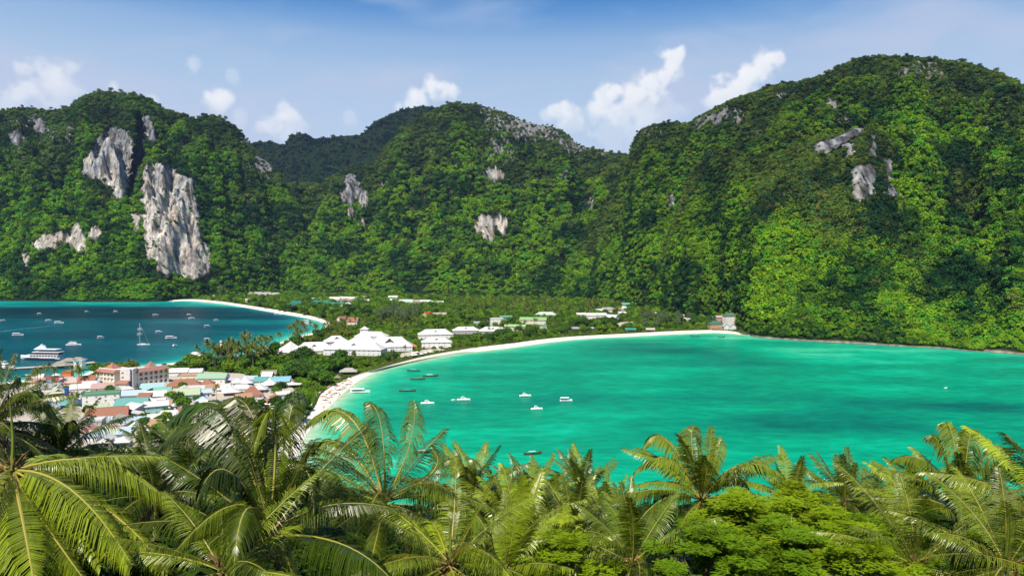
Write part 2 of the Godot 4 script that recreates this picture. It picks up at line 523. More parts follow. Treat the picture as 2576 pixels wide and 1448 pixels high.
# ridge: [across, skyline, depth of ridge, row of foot]; cliffs: outlines of bare rock on it
func make_hill(label: String, ridge: Array, cliffs: Array, cols: int, rows: int, amp: float, trees: int, size: Vector2, tint: Color, crowns: Array, back := 0.55, sparse: Array = [], clefts: Array = [], foot := Color(0.05, 0.07, 0.03)) -> void:
	var brows := 14
	var nr := rows + brows
	var pos := PackedVector3Array()
	var mask := PackedFloat32Array()
	var bare := PackedFloat32Array()
	pos.resize(cols * nr)
	mask.resize(cols * nr)
	bare.resize(cols * nr)
	var u0: float = ridge[0][0]
	var u1: float = ridge[-1][0]
	var outlines := []
	for o in cliffs + clefts:
		var pk := PackedVector2Array()
		var lo := Vector2(1e9, 1e9)
		var hi := Vector2(-1e9, -1e9)
		var mid := Vector2.ZERO
		for q in o:
			mid += Vector2(q[0], q[1]) / o.size()
		for q in o:
			var dv := Vector2(q[0], q[1]) - mid
			pk.append(mid + dv * (1.0 + 3.5 / maxf(dv.length(), 8.0)))
			lo = lo.min(pk[-1])
			hi = hi.max(pk[-1])
		outlines.append([pk, Rect2(lo, hi - lo).grow(12)])
	for ci in cols:
		var u := lerpf(u0, u1, float(ci) / (cols - 1))
		var rd := spline(ridge, u, 2)
		var q := look(u, spline(ridge, u, 1))
		var s := q.x
		var hr := CAM_Y + q.y * rd - size.x
		var fd := minf(-on_level(u, spline(ridge, u, 3), 2.5).z, rd - 160.0)
		for ri in nr:
			var y: float
			var dd: float
			if ri < rows:
				var t := float(ri) / (rows - 1)
				dd = lerpf(fd, rd, t)
				var prof := 0.62 * (1.0 - pow(1.0 - t, 1.55)) + 0.38 * t
				var env := pow(sin(PI * clampf(t, 0.0, 1.0)), 0.8)
				var wx := s * rd
				var n := hill_noise.get_noise_2d(wx * 1.0, dd * 0.45) * 0.9 + 0.5 * hill_noise.get_noise_2d(wx * 2.3 + 500.0, dd * 1.5) + 0.9 * (0.45 - absf(hill_noise.get_noise_2d(wx * 0.55 + 90.0, dd * 0.22)) * 2.0)
				y = 0.5 + (hr - 0.5) * prof + env * amp * n
				y += 5.0 * rock_noise.get_noise_2d(wx * 1.6, dd * 1.6) * smoothstep(0.0, 0.15, t)
				y = minf(y, CAM_Y + (hr - CAM_Y) / rd * dd - (1.0 - t) * 30.0 if t < 1.0 and t > 0.5 else y)
			else:
				var t := float(ri - rows + 1) / brows
				dd = rd * (1.0 + back * t)
				y = hr * (1.0 - t * t * (1.2 - 0.2 * t)) - 6.0 * t
				y += 14.0 * sin(PI * t) * hill_noise.get_noise_2d(s * rd, dd)
			var p := Vector3(s * dd, y, -dd)
			var m := 0.0
			if ri < rows:
				var pv := to_view(p)
				var jx := 9.0 * rock_noise.get_noise_2d(p.x * 2.5, p.y * 2.5)
				var jy := 9.0 * rock_noise.get_noise_2d(p.x * 2.5 + 300.0, p.y * 1.2)
				var pj := pv + Vector2(jx, jy)
				for oi in outlines.size():
					var o: Array = outlines[oi]
					if o[1].has_point(pj) and Geometry2D.is_point_in_polygon(pj, o[0]):
						m = 1.0 if oi < cliffs.size() else 2.0
				for o in sparse:
					var ex: float = (pv.x - o[0]) / o[2]
					var ey: float = (pv.y - o[1]) / o[3]
					bare[ci * nr + ri] = maxf(bare[ci * nr + ri], o[4] * exp(-ex * ex - ey * ey))
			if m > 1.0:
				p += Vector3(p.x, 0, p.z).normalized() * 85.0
			elif m > 0.0:
				var k := rock_noise.get_noise_3d(p.x * 0.9, p.y * 0.22, p.z * 0.9) * 10.0 + rock_noise.get_noise_3d(p.x * 3.0, p.y * 0.8, p.z * 3.0) * 3.5
				p.z += k + 6.0
				p.x += k * 0.3
			pos[ci * nr + ri] = p
			mask[ci * nr + ri] = m
	var nrm := PackedVector3Array()
	var cl := PackedColorArray()
	nrm.resize(pos.size())
	cl.resize(pos.size())
	for ci in cols:
		for ri in nr:
			var a := pos[mini(ci + 1, cols - 1) * nr + ri] - pos[maxi(ci - 1, 0) * nr + ri]
			var b := pos[ci * nr + mini(ri + 1, nr - 1)] - pos[ci * nr + maxi(ri - 1, 0)]
			var k := ci * nr + ri
			nrm[k] = a.cross(b).normalized()
			var p := pos[k]
			if mask[k] > 0.0:
				var st := rock_noise.get_noise_3d(p.x * 4.0, p.y * 0.22, p.z * 1.0)
				var blot := rock_noise.get_noise_3d(p.x * 1.1 + 40.0, p.y * 0.9, p.z * 0.6)
				var crack := rock_noise.get_noise_3d(p.x * 2.4 + 70.0, p.y * 0.7 + p.x * 0.8, p.z)
				var pale := smoothstep(0.66, 0.2, float(ri) / rows + 0.5 * blot)
				var g := clampf(lerpf(0.44, 0.26, smoothstep(0.4, 0.72, float(ri) / rows)) + 0.45 * st + 0.16 * blot, 0.10, 0.70)
				var base := Color(g * 0.93, g * 0.98, g * 1.06)
				var warm := smoothstep(-0.05, 0.35, rock_noise.get_noise_3d(p.x * 0.9 + 90.0, p.y * 0.5, p.z * 0.8))
				var light := Color(0.80, 0.74, 0.65).lerp(Color(0.74, 0.50, 0.34), warm * 0.42)
				base = base.lerp(light * (0.92 + 0.7 * st), pale * 0.9)
				if crack < -0.2:
					base = base.lerp(Color(0.07, 0.07, 0.075), smoothstep(-0.2, -0.34, crack) * 0.85)
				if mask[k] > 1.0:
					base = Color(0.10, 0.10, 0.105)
				cl[k] = base
			elif ri < 1:
				cl[k] = foot
			elif bare[k] > 0.35 and rock_noise.get_noise_3d(p.x * 2.5, p.y * 0.8, p.z * 2.5) < bare[k] - 0.45:
				cl[k] = Color(0.3, 0.3, 0.31)
			else:
				cl[k] = Color(0.022, 0.045, 0.012)
	var idx := PackedInt32Array()
	for ci in cols - 1:
		for ri in nr - 1:
			var a := ci * nr + ri
			idx.append_array(PackedInt32Array([a, a + 1, a + nr, a + nr, a + 1, a + nr + 1]))
	var arr := []
	arr.resize(Mesh.ARRAY_MAX)
	arr[Mesh.ARRAY_VERTEX] = pos
	arr[Mesh.ARRAY_NORMAL] = nrm
	arr[Mesh.ARRAY_COLOR] = cl
	arr[Mesh.ARRAY_INDEX] = idx
	var mesh := ArrayMesh.new()
	mesh.add_surface_from_arrays(Mesh.PRIMITIVE_TRIANGLES, arr)
	mesh.surface_set_material(0, M.rock)
	struct("hill", mesh, label)
	# the forest on it
	var xf := []
	var cs := []
	for k in crowns.size():
		xf.append([])
		cs.append([])
	var tries := 0
	var got := 0
	while got < trees and tries < trees * 6:
		tries += 1
		var fc := rng.randf() * (cols - 1.001)
		var fr := rng.randf() * (rows + 3)
		var ci := int(fc)
		var ri := int(fr)
		var k := ci * nr + ri
		var ledge := rock_noise.get_noise_3d(pos[k].x * 1.3 + 11.0, pos[k].y * 1.6, pos[k].z)
		if mask[k] + mask[k + 1] + mask[k + nr] > 1.5 and rng.randf() < (0.975 if ledge > -0.17 else 0.72):
			continue
		var up4 := ci * nr + mini(ri + 4, nr - 1)
		var up8 := ci * nr + mini(ri + 8, nr - 1)
		if mask[k] < 0.5 and mask[up4] + mask[up8] > 0.5 and rng.randf() < 0.75:
			continue
		if rng.randf() < bare[k] * 0.9:
			continue
		var a := pos[k].lerp(pos[k + nr], fc - ci)
		var b := pos[k + 1].lerp(pos[k + nr + 1], fc - ci)
		var p := a.lerp(b, fr - ri)
		if fr < 1.5:
			continue
		var big := pow(rng.randf(), 2.2)
		var r := lerpf(size.x * 0.6, size.y * 1.1, big) * (1.0 - 0.35 * bare[k]) * lerpf(1.0, 0.72, smoothstep(0.4, 0.95, fr / rows))
		if mask[k] > 0.0:
			r *= 0.4
		if fr < 8.0:
			r = minf(r, size.x)
		var bs := Basis(Vector3.UP, rng.randf() * TAU).scaled(Vector3(r, r * rf(0.7, 1.2), r))
		var tn := tint_noise.get_noise_3d(p.x, p.y, p.z) * 1.7 + rf(-0.5, 0.5)
		var light := smoothstep(-0.85, 0.7, tn)
		var high := clampf(fr / rows + 0.6 * tint_noise.get_noise_3d(p.x * 0.5, p.y * 0.5, p.z * 0.5), 0.0, 1.0)
		var c := Color(0.012, 0.052, 0.014).lerp(Color(0.165, 0.33, 0.014), light).lerp(Color(0.024, 0.052, 0.018).lerp(Color(0.115, 0.18, 0.028), light), smoothstep(0.35, 0.8, high))
		var hue := rng.randf()
		if hue < 0.025:
			c = c.lerp(Color(0.15, 0.14, 0.05), 0.5)
		elif hue < 0.3:
			c = Color(c.r * 0.6, c.g * 0.9, c.b * 1.5)
		elif hue < 0.5:
			c = Color(c.r * 1.18, c.g * 1.05, c.b)
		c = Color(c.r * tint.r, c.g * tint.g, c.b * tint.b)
		var w := rng.randi() % crowns.size()
		if w == crowns.size() - 1 and rng.randf() < 0.6:
			w = 0
		xf[w].append(Transform3D(bs, p + Vector3(0, r * 0.35, 0)))
		cs[w].append(c)
		got += 1
	for w in crowns.size():
		scatter("forest", crowns[w], xf[w], cs[w], label.replace("hill", "forest on the hill") if false else "dense green forest covering the " + label)

func scatter(called: String, mesh: Mesh, xf: Array, cs: Array, label: String) -> void:
	var mm := MultiMesh.new()
	mm.transform_format = MultiMesh.TRANSFORM_3D
	mm.use_colors = true
	mm.mesh = mesh
	mm.instance_count = xf.size()
	for k in xf.size():
		mm.set_instance_transform(k, xf[k])
		mm.set_instance_color(k, cs[k])
	var o := MultiMeshInstance3D.new()
	o.name = numbered(called)
	o.multimesh = mm
	add_child(o)
	o.set_meta("kind", "stuff")
	o.set_meta("label", label)

func crown_mesh(lobes: int, per: int, leaf: float, lobe_r: float, seedn: int, squash := 1.0, m: Material = null) -> ArrayMesh:
	var r := RandomNumberGenerator.new()
	r.seed = seedn
	var g := Geo.new()
	for k in lobes:
		var a := r.randf() * TAU
		var up := r.randf_range(-0.25, 1.0)
		var q := sqrt(maxf(0.0, 1.0 - up * up)) 
		var c := Vector3(cos(a) * q, up * squash, sin(a) * q) * r.randf_range(0.5, 0.78)
		var lr := lobe_r * r.randf_range(0.7, 1.2)
		var shade := r.randf_range(0.75, 1.15)
		for j in per:
			var d := Vector3(r.randfn(), r.randfn() + 0.35, r.randfn()).normalized()
			var p := c + d * lr * r.randf_range(0.75, 1.1)
			var nn := (d + Vector3.UP * 0.55 + Vector3(r.randfn(), r.randfn(), r.randfn()) * 0.32).normalized()
			var x := nn.cross(Vector3(r.randfn(), r.randfn(), r.randfn())).normalized() * leaf * r.randf_range(0.6, 1.3)
			var y := nn.cross(x).normalized() * leaf * r.randf_range(0.5, 1.0)
			var f := shade * r.randf_range(0.8, 1.2)
			g.col = Color(f, f, f)
			g.tri(p - x, p - y * 0.8, p + x)
			g.tri(p - x, p + x, p + y)
	return g.mesh(m if m else M.crown)

# ---------------------------------------------------------------- coconut palms close by: every frond a part with its leaflets
func bez(a: Vector3, b: Vector3, c: Vector3, t: float) -> Vector3:
	return a * (1 - t) * (1 - t) + b * 2 * t * (1 - t) + c * t * t
var leaf_wide := 1.0
func frond_mesh(b0: Vector3, b1: Vector3, b2: Vector3, pairs: int, leaf: float, hang: float, wind: Vector3, tone: Color, ragged := 0.1, roll := 0.0) -> ArrayMesh:
	var g := Geo.new()
	var s := Geo.new()
	var length := (b1 - b0).length() * 0.5 + (b2 - b0).length() * 0.25 + (b2 - b1).length() * 0.5
	var rp := []
	var rr := []
	for k in 13:
		rp.append(bez(b0, b1, b2, k / 12.0))
		rr.append(lerpf(0.055, 0.010, pow(k / 12.0, 0.8)) * length / 5.0)
	s.col = Color(0.33, 0.27, 0.055).lerp(Color(0.20, 0.24, 0.04), rng.randf() * 0.6)
	s.tube(rp, rr, 5, false)
	var age := rf(0.55, 1.25)
	var lastside := Vector3.RIGHT
	var clump := 0.0
	for k in pairs:
		var t := 0.13 + 0.87 * (k + 0.5) / pairs
		var p := bez(b0, b1, b2, t)
		var tan := (bez(b0, b1, b2, minf(t + 0.02, 1.0)) - bez(b0, b1, b2, t - 0.02)).normalized()
		var side := tan.cross(Vector3.UP)
		if side.length() < 0.25:
			side = lastside
		side = side.normalized()
		if roll != 0.0:
			side = side.rotated(tan, roll)
		lastside = side
		var up := side.cross(tan).normalized()
		var prof := minf(1.0, 0.35 + 2.6 * (t - 0.13)) * (1.0 - 0.62 * smoothstep(0.6, 1.0, t))
		if k % 5 == 0:
			clump = rf(-0.18, 0.18)
		for sg: float in [-1.0, 1.0]:
			if rng.randf() < ragged * 0.35:
				continue
			var l := leaf * prof * rf(0.85, 1.12)
			var d0 := (side * sg * 0.85 + tan * (0.5 + 0.6 * smoothstep(0.5, 1.0, t)) + up * (0.25 + clump) + Vector3.DOWN * hang * 0.25).normalized()
			var d1 := (d0 + Vector3.DOWN * (hang * rf(0.8, 1.25)) + wind + Vector3(rf(-.1, .1), rf(-.1, .1), rf(-.1, .1))).normalized()
			var d2 := (d1 + Vector3.DOWN * (hang * 0.9 + ragged) + wind * 0.8).normalized()
			var q1 := p + d0 * l * 0.3
			var q2 := q1 + d1 * l * 0.38
			var q3 := q2 + d2 * l * 0.34
			var hw := 0.5 * 0.045 * leaf_wide * (length / 5.0) * clampf(75.0 / pairs, 1.0, 1.9)
			var w0 := (tan - d0 * tan.dot(d0)).normalized() * hw
			var w1 := (tan - d1 * tan.dot(d1)).normalized() * hw
			var w2 := w1 * 0.75
			var f := rf(0.6, 1.35) * age
			var dry := clampf(rng.randf() * ragged * 2.2 - 0.18, 0.0, 0.8)
			g.col = Color(tone.r * f, tone.g * f, tone.b * f).lerp(Color(0.30, 0.22, 0.09), dry)
			g.quad(p - w0 * 0.5, p + w0 * 0.5, q1 + w1, q1 - w1)
			g.quad(q1 - w1, q1 + w1, q2 + w2, q2 - w2)
			g.tri(q2 - w2, q2 + w2, q3)
	var m := g.mesh(M.leaf)
	return s.add_to(m, M.rachis)

# explicit: fronds given by points in the view: [mid u, mid v, mid depth shift, tip u, tip v, tip depth shift, hang]
func near_palm(label: String, u: float, v: float, depth: float, base_y: float, fronds: int, length: float, wind: Vector3, explicit: Array, opts := {}) -> void:
	leaf_wide = 1.0 if depth < 29.0 else 1.55
	var top := at_depth(u, v, depth)
	var ground := Vector3(top.x + rf(-1.5, 1.5), base_y, top.z + rf(-1.0, 1.0))
	var o := thing("coconut_palm", label, "palm tree", ground, 0.0)
	var c := top - ground
	var g := Geo.new()
	var pts := []
	var rad := []
	var nseg := maxi(14, int(c.y * 3.0))
	for k in nseg + 1:
		var t := float(k) / nseg
		pts.append(Vector3(c.x * t * t, c.y * t, c.z * t * t))
		rad.append(lerpf(0.2, 0.125, pow(t, 0.6)) * (1.06 if k % 2 else 0.95))
	g.col = Color(0.33, 0.24, 0.16) if not opts.has("red") else Color(0.42, 0.20, 0.10)
	g.tube(pts, rad, 9)
	part("trunk", g.mesh(M.bark), o)
	# fibre and old leaf bases round the growing point
	g = Geo.new()
	for k in 46:
		var a := rng.randf() * TAU
		var h := rf(-0.7, 0.25)
		var p := c + Vector3(cos(a) * 0.14, h, sin(a) * 0.14)
		var q := p + Vector3(cos(a) * rf(0.1, 0.5), rf(-0.05, 0.45), sin(a) * rf(0.1, 0.5))
		g.col = Color(0.20, 0.12, 0.06).lerp(Color(0.42, 0.30, 0.14), rng.randf())
		g.tube([p, p.lerp(q, 0.5) + Vector3(0, 0.05, 0), q], [0.04, 0.03, 0.008], 4)
	part("leaf_base", g.mesh(M.bark), o)
	var pairs: int = opts.get("pairs", 62)
	var tone: Color = opts.get("tone", Color(0.10, 0.155, 0.012))
	var hang: float = opts.get("hang", 0.95)
	var lo: float = opts.get("low", -28.0)
	var hi: float = opts.get("high", 82.0)
	for q in explicit:
		var mid := at_depth(q[0], q[1], depth + q[2]) - ground
		var tip := at_depth(q[3], q[4], depth + q[5]) - ground
		var ctrl := mid * 2.0 - c * 0.5 - tip * 0.5
		var l := (mid - c).length() + (tip - mid).length()
		part("frond", frond_mesh(c, ctrl, tip, int(pairs * 1.5), 0.22 * l, maxf(1.05, q[6] * 1.7), wind, tone.lerp(Color(0.17, 0.21, 0.012), rng.randf() * 0.5), 0.12), o)
	var spin := rng.randf() * TAU
	fronds = int(fronds * (1.5 if depth < 34.0 else 1.75))
	for k in fronds:
		var t := (k + 0.5) / fronds
		var el := deg_to_rad(lerpf(hi, lo, pow(t, 0.9)) + rf(-7, 7))
		var az := spin + k * 2.39996 + rf(-0.2, 0.2)
		var d := Vector3(cos(az) * cos(el), sin(el), sin(az) * cos(el))
		var l := length * lerpf(0.78, 1.0, sin(PI * minf(1.0, t * 1.4))) * rf(0.88, 1.08)
		var droop := rf(0.45, 0.8) * lerpf(0.55, 1.15, t)
		var b0 := c + Vector3(0, rf(-0.15, 0.12), 0)
		var b1 := b0 + d * l * 0.52 + wind * l * 0.08
		var b2 := b1 + (d * (1.0 - droop * 0.55) + Vector3.DOWN * droop + wind * 0.8).normalized() * l * 0.52
		var old := smoothstep(0.75, 1.0, t)
		var tn := tone.lerp(Color(0.17, 0.21, 0.012), rng.randf() * 0.5).lerp(Color(0.20, 0.17, 0.05), old * 0.35 * rng.randf())
		part("frond", frond_mesh(b0, b1, b2, int(pairs * 1.2), 0.20 * l, hang * lerpf(0.45, 1.3, t), wind, tn, 0.06 + 0.14 * old), o)
	# dead brown fronds hanging under the crown
	for k in (2 if fronds < 20 else 3):
		var az := rng.randf() * TAU
		var d := Vector3(cos(az) * 0.55, -0.25, sin(az) * 0.55)
		var b1 := c + d * length * 0.3
		var b2 := c + Vector3(d.x * 0.5, -0.62, d.z * 0.5) * length
		var df := part("frond", frond_mesh(c, b1, b2, int(pairs * 0.7), 0.15 * length, 1.6, wind, Color(0.22, 0.14, 0.06), 0.5), o)
		df.set_meta("label", "dead brown frond hanging against the trunk")
	# the unopened spear
	g = Geo.new()
	g.col = Color(0.14, 0.18, 0.03)
	g.tube([c, c + Vector3(0.05, length * 0.2, 0), c + Vector3(0.0, length * 0.42, 0.05)], [0.06, 0.05, 0.01], 5)
	part("spear_leaf", g.mesh(M.rachis), o)
	var nuts: int = opts.get("nuts", 0)
	for k in nuts:
		g = Geo.new()
		g.col = Color(0.26, 0.26, 0.04).lerp(Color(0.35, 0.22, 0.05), rng.randf())
		g.ball(Vector3.ZERO, Vector3(0.11, 0.14, 0.11), 7, 10)
		var a := PI * 0.5 + (k - nuts * 0.5) * 0.55 + rf(-.15, .15)
		part("coconut", g.mesh(M.rachis), o, c + Vector3(cos(a) * rf(0.26, 0.4), -rf(0.3, 0.62), sin(a) * rf(0.26, 0.4)))
	if nuts > 0:
		g = Geo.new()
		g.col = Color(0.36, 0.27, 0.05)
		for k in 16:
			var a := rf(0.1, PI - 0.1)
			var p := c + Vector3(cos(a) * 0.15, -0.15, sin(a) * 0.15)
			var q := p + Vector3(cos(a) * rf(.3, .6), rf(-.35, .2), sin(a) * rf(.3, .6))
			g.tube([p, q], [0.014, 0.005], 4)
		part("flower_stalk", g.mesh(M.rachis), o)

# ---------------------------------------------------------------- trees of the plain
var proto := {}
func far_palm_crown(seedn: int, n := 18, l := 4.0) -> ArrayMesh:
	var r := RandomNumberGenerator.new()
	r.seed = seedn
	var g := Geo.new()
	for k in n:
		var t := (k + 0.5) / n
		var az := k * 2.39996 + r.randf_range(-.25, .25)
		var el := deg_to_rad(lerpf(75, -45, t) + r.randf_range(-8, 8))
		var d := Vector3(cos(az) * cos(el), sin(el), sin(az) * cos(el))
		var b1 := d * l * 0.55
		var b2 := b1 + (d * 0.6 + Vector3.DOWN * lerpf(0.45, 0.9, t)).normalized() * l * 0.5
		var f := r.randf_range(0.7, 1.25)
		var base := Color(0.085, 0.125, 0.02).lerp(Color(0.16, 0.15, 0.04), r.randf() * 0.6)
		for j in 11:
			var tt := 0.1 + 0.9 * (j + 0.5) / 11
			var p := bez(Vector3.ZERO, b1, b2, tt)
			var tn := (bez(Vector3.ZERO, b1, b2, tt + 0.03) - p).normalized()
			var sd := tn.cross(Vector3.UP).normalized()
			for sg: float in [-1.0, 1.0]:
				var ll := l * 0.21 * (1.0 - 0.6 * smoothstep(0.6, 1.0, tt)) * r.randf_range(.8, 1.15)
				var q: Vector3 = p + (sd * sg + tn * 0.7 + Vector3.DOWN * r.randf_range(0.35, 0.8)).normalized() * ll
				g.col = Color(base.r * f, base.g * f, base.b * f)
				g.tri(p - tn * 0.26, p + tn * 0.26, q)
	return g.mesh(M.crown)
func trunk_mesh(h: float, r0: float, r1: float, lean: float, limbs: int, col: Color, seedn: int) -> ArrayMesh:
	var r := RandomNumberGenerator.new()
	r.seed = seedn
	var g := Geo.new()
	g.col = col
	var pts := []
	var rad := []
	for k in 6:
		var t := k / 5.0
		pts.append(Vector3(lean * t * t, h * t, 0))
		rad.append(lerpf(r0, r1, t))
	g.tube(pts, rad, 7)
	for k in limbs:
		var a := r.randf() * TAU
		var b: Vector3 = pts[3].lerp(pts[5], r.randf())
		var e := b + Vector3(cos(a), r.randf_range(0.5, 1.1), sin(a)) * h * 0.45
		g.tube([b, b.lerp(e, 0.5) + Vector3(0, -0.05 * h, 0), e], [r1 * 0.8, r1 * 0.5, r1 * 0.2], 5)
	return g.mesh(M.bark)
func make_protos() -> void:
	proto.palm = []
	for k in 4:
		var h: float = [13.0, 11.0, 15.0, 9.0][k]
		var lean: float = [0.8, -1.2, 0.3, 1.5][k]
		proto.palm.append([trunk_mesh(h, 0.22, 0.13, lean, 0, Color(0.36, 0.31, 0.24), 50 + k), far_palm_crown(60 + k, 20, 4.4), Vector3(lean, h, 0)])
	proto.tree = []
	var tints := [Color(0.075, 0.165, 0.014), Color(0.042, 0.095, 0.014), Color(0.115, 0.20, 0.014), Color(0.055, 0.13, 0.02), Color(0.13, 0.155, 0.02), Color(0.030, 0.075, 0.014)]
	proto.tints = []
	for t in tints:
		var m: StandardMaterial3D = M.crown.duplicate()
		m.albedo_color = t.linear_to_srgb()
		proto.tints.append(m)
	for k in 4:
		var cm := crown_mesh(26, 44, 0.13, 0.33, 200 + k, [0.75, 0.95, 0.6, 0.85][k])
		proto.tree.append([trunk_mesh(0.95, 0.07, 0.04, 0.05, 5, Color(0.22, 0.17, 0.12), 70 + k), cm])
	proto.casuarina = []
	for k in 3:
		proto.casuarina.append([trunk_mesh(0.8, 0.025, 0.008, 0.0, 0, Color(0.25, 0.2, 0.16), 95 + k), crown_mesh(24, 56, 0.085, 0.30, 90 + k)])
	var cm: StandardMaterial3D = M.crown.duplicate()
	cm.albedo_color = Color(0.10, 0.15, 0.06).linear_to_srgb()
	M.casuarina = cm

func far_palm(p: Vector3, size: float, label: String, group: String) -> void:
	var k := rng.randi() % 4
	var q: Array = proto.palm[k]
	var o := thing("coconut_palm", label, "palm tree", p, rng.randf() * TAU, group)
	o.scale = Vector3.ONE * size
	part("trunk", q[0], o)
	part("crown", q[1], o, q[2])
func far_tree(p: Vector3, h: float, tint: int, label: String, group: String, spread := 0.62, trunk := 0.45) -> void:
	var q: Array = proto.tree[rng.randi() % 4]
	var o := thing("broadleaf_tree", label, "tree", p, rng.randf() * TAU, group)
	var tr := part("trunk", q[0], o)
	tr.scale = Vector3(h, h * 0.8, h)
	var cr := part("crown", q[1], o, Vector3(0, h * (1.0 - trunk * 0.9), 0))
	cr.scale = Vector3(h * spread, h * 0.52, h * spread)
	cr.material_override = proto.tints[tint]
	cr.set_surface_override_material(0, proto.tints[tint])
	cr.material_override = null
func far_casuarina(p: Vector3, h: float, label: String, group: String) -> void:
	var q: Array = proto.casuarina[rng.randi() % 3]
	var o := thing("casuarina_tree", label, "tree", p, rng.randf() * TAU, group)
	o.scale = Vector3(h, h, h)
	part("trunk", q[0], o)
	var cr := part("crown", q[1], o, Vector3(0, 0.55, 0))
	cr.scale = Vector3(0.30, 0.50, 0.30)
	cr.set_surface_override_material(0, M.casuarina)

func clear_of(p: Vector3, r: float) -> bool:
	for q in built:
		if absf(p.x - q[0].x) < q[1] + r and absf(p.z - q[0].y) < q[1] + r and q[0].distance_to(Vector2(p.x, p.z)) < q[1] + r:
			return false
	return true
# trees scattered over an outline given in the view
func grove(outline: Array, count: int, spacing: float, kind: String, h0: float, h1: float, tints: Array, label: String, group: String) -> void:
	var poly := PackedVector2Array()
	var lo := Vector2(1e9, 1e9)
	var hi := Vector2(-1e9, -1e9)
	for q in outline:
		var p := on_level(q[0], q[1], 2.5)
		poly.append(Vector2(p.x, p.z))
		lo = lo.min(poly[-1])
		hi = hi.max(poly[-1])
	var placed := []
	var tries := 0
	var mine := []
	while placed.size() < count and tries < count * 60:
		tries += 1
		var p := Vector2(rf(lo.x, hi.x), rf(lo.y, hi.y))
		if not Geometry2D.is_point_in_polygon(p, poly):
			continue
		var ok := true
		for q in placed:
			if q.distance_squared_to(p) < spacing * spacing:
				ok = false
				break
		if not ok or not clear_of(Vector3(p.x, 0, p.y), 1.0 if kind == "palm" else 0.3 if kind == "small" else 2.6):
			continue
		placed.append(p)
		var at := Vector3(p.x, 2.4, p.y)
		var h := rf(h0, h1)
		if kind == "palm":
			far_palm(at, h / 12.0, label, group)
		elif kind == "casuarina":
			far_casuarina(at, h, label, group)
		else:
			far_tree(at, h, tints[rng.randi() % tints.size()], label, group)
		mine.append(get_child(-1))
	by_place(mine, label)
func by_place(mine: Array, label: String) -> void:
	mine.sort_custom(func(a, b): return to_view(a.position).x < to_view(b.position).x)
	for k in mine.size():
		var n: int = k + 1
		var ending := "th" if n % 100 in [11, 12, 13] else {1: "st", 2: "nd", 3: "rd"}.get(n % 10, "th")
		mine[k].set_meta("label", "%s, %d%s from the left" % [label, n, ending])

# feathery-leaved bush trees in front: sprays of small leaflets on thin limbs
func spray_crown(sprays: int, seedn: int) -> ArrayMesh:
	var r := RandomNumberGenerator.new()
	r.seed = seedn
	var g := Geo.new()
	var layers := []
	for k in 34:
		var a := r.randf() * TAU
		var up := r.randf_range(-0.5, 1.2)
		var q := sqrt(maxf(0.12, 1.0 - up * up * 0.7)) * r.randf_range(0.3, 1.3)
		layers.append([Vector3(cos(a) * q, up * 0.8, sin(a) * q), r.randf_range(0.14, 0.34), r.randf_range(0.5, 1.35)])
	for k in sprays:
		var la: Array = layers[r.randi() % layers.size()]
		var a := r.randf() * TAU
		var rr: float = la[1] * sqrt(r.randf())
		var p: Vector3 = la[0] + Vector3(cos(a) * rr, r.randfn() * 0.026 - 0.07 * rr * rr / 0.1, sin(a) * rr)
		var d := Vector3(cos(a) + r.randfn() * 0.5, r.randf_range(-0.25, 0.35), sin(a) + r.randfn() * 0.5).normalized()
		var sd := d.cross(Vector3.UP).normalized()
		var l := r.randf_range(0.075, 0.125)
		var f: float = la[2] * r.randf_range(0.75, 1.25)
		g.col = Color(f * r.randf_range(0.9, 1.2), f, f)
		for j in 5:
			var b := p + d * l * (j / 5.0)
			for sg: float in [-1.0, 1.0]:
				var e: Vector3 = b + (sd * sg * 0.8 + d * 0.5 + Vector3.DOWN * 0.2) * l * 0.42
				g.tri(b, b + d * l * 0.17, e)
	return g.mesh(M.bush)
func bush_tree(label: String, u: float, v: float, depth: float, r: float, base_y: float, kind: int, tint: int) -> void:
	var c := at_depth(u, v, depth)
	var o := thing("feathery_tree", label, "tree", Vector3(c.x, base_y, c.z), rng.randf() * TAU)
	var h := c.y - base_y
	var g := Geo.new()
	g.col = Color(0.42, 0.38, 0.32)
	g.tube([Vector3.ZERO, Vector3(0.1, h * 0.5, 0), Vector3(0, h * 0.95, 0.1)], [0.16, 0.12, 0.06], 7)
	for k in 9:
		var a := rng.randf() * TAU
		var b := Vector3(0.05, h * rf(0.45, 0.9), 0)
		var e := Vector3(cos(a) * r * 0.8, h + rf(-0.3, 0.5) * r, sin(a) * r * 0.8)
		g.tube([b, b.lerp(e, 0.5) + Vector3(0, -0.1 * r, 0), e], [0.07, 0.045, 0.015], 5)
	part("trunk", g.mesh(M.bark), o)
	g = Geo.new()
	g.col = Color(0.6, 0.57, 0.5)
	for k in 4:
		var a := rng.randf() * TAU
		var p := Vector3(cos(a) * r * rf(.2, .7), h + r * rf(0.3, 0.6), sin(a) * r * rf(.2, .7))
		var e := p + Vector3(rf(-1, 1), rf(-0.3, 0.5), rf(-1, 1)) * r * 0.5
		var m := p.lerp(e, 0.5) + Vector3(rf(-.1, .1), rf(-.1, .15), rf(-.1, .1)) * r
		g.tube([p, m, e], [0.018, 0.012, 0.005], 5)
		g.tube([m, m + Vector3(rf(-1, 1), rf(0, 0.6), rf(-1, 1)) * r * 0.22], [0.009, 0.003], 4)
	part("bare_twig", g.mesh(M.bark), o)
	var cr := part("crown", proto.spray[kind], o, Vector3(0, h, 0))
	cr.scale = Vector3(r, r * 0.85, r)
	cr.set_surface_override_material(0, proto.bush_tints[tint])

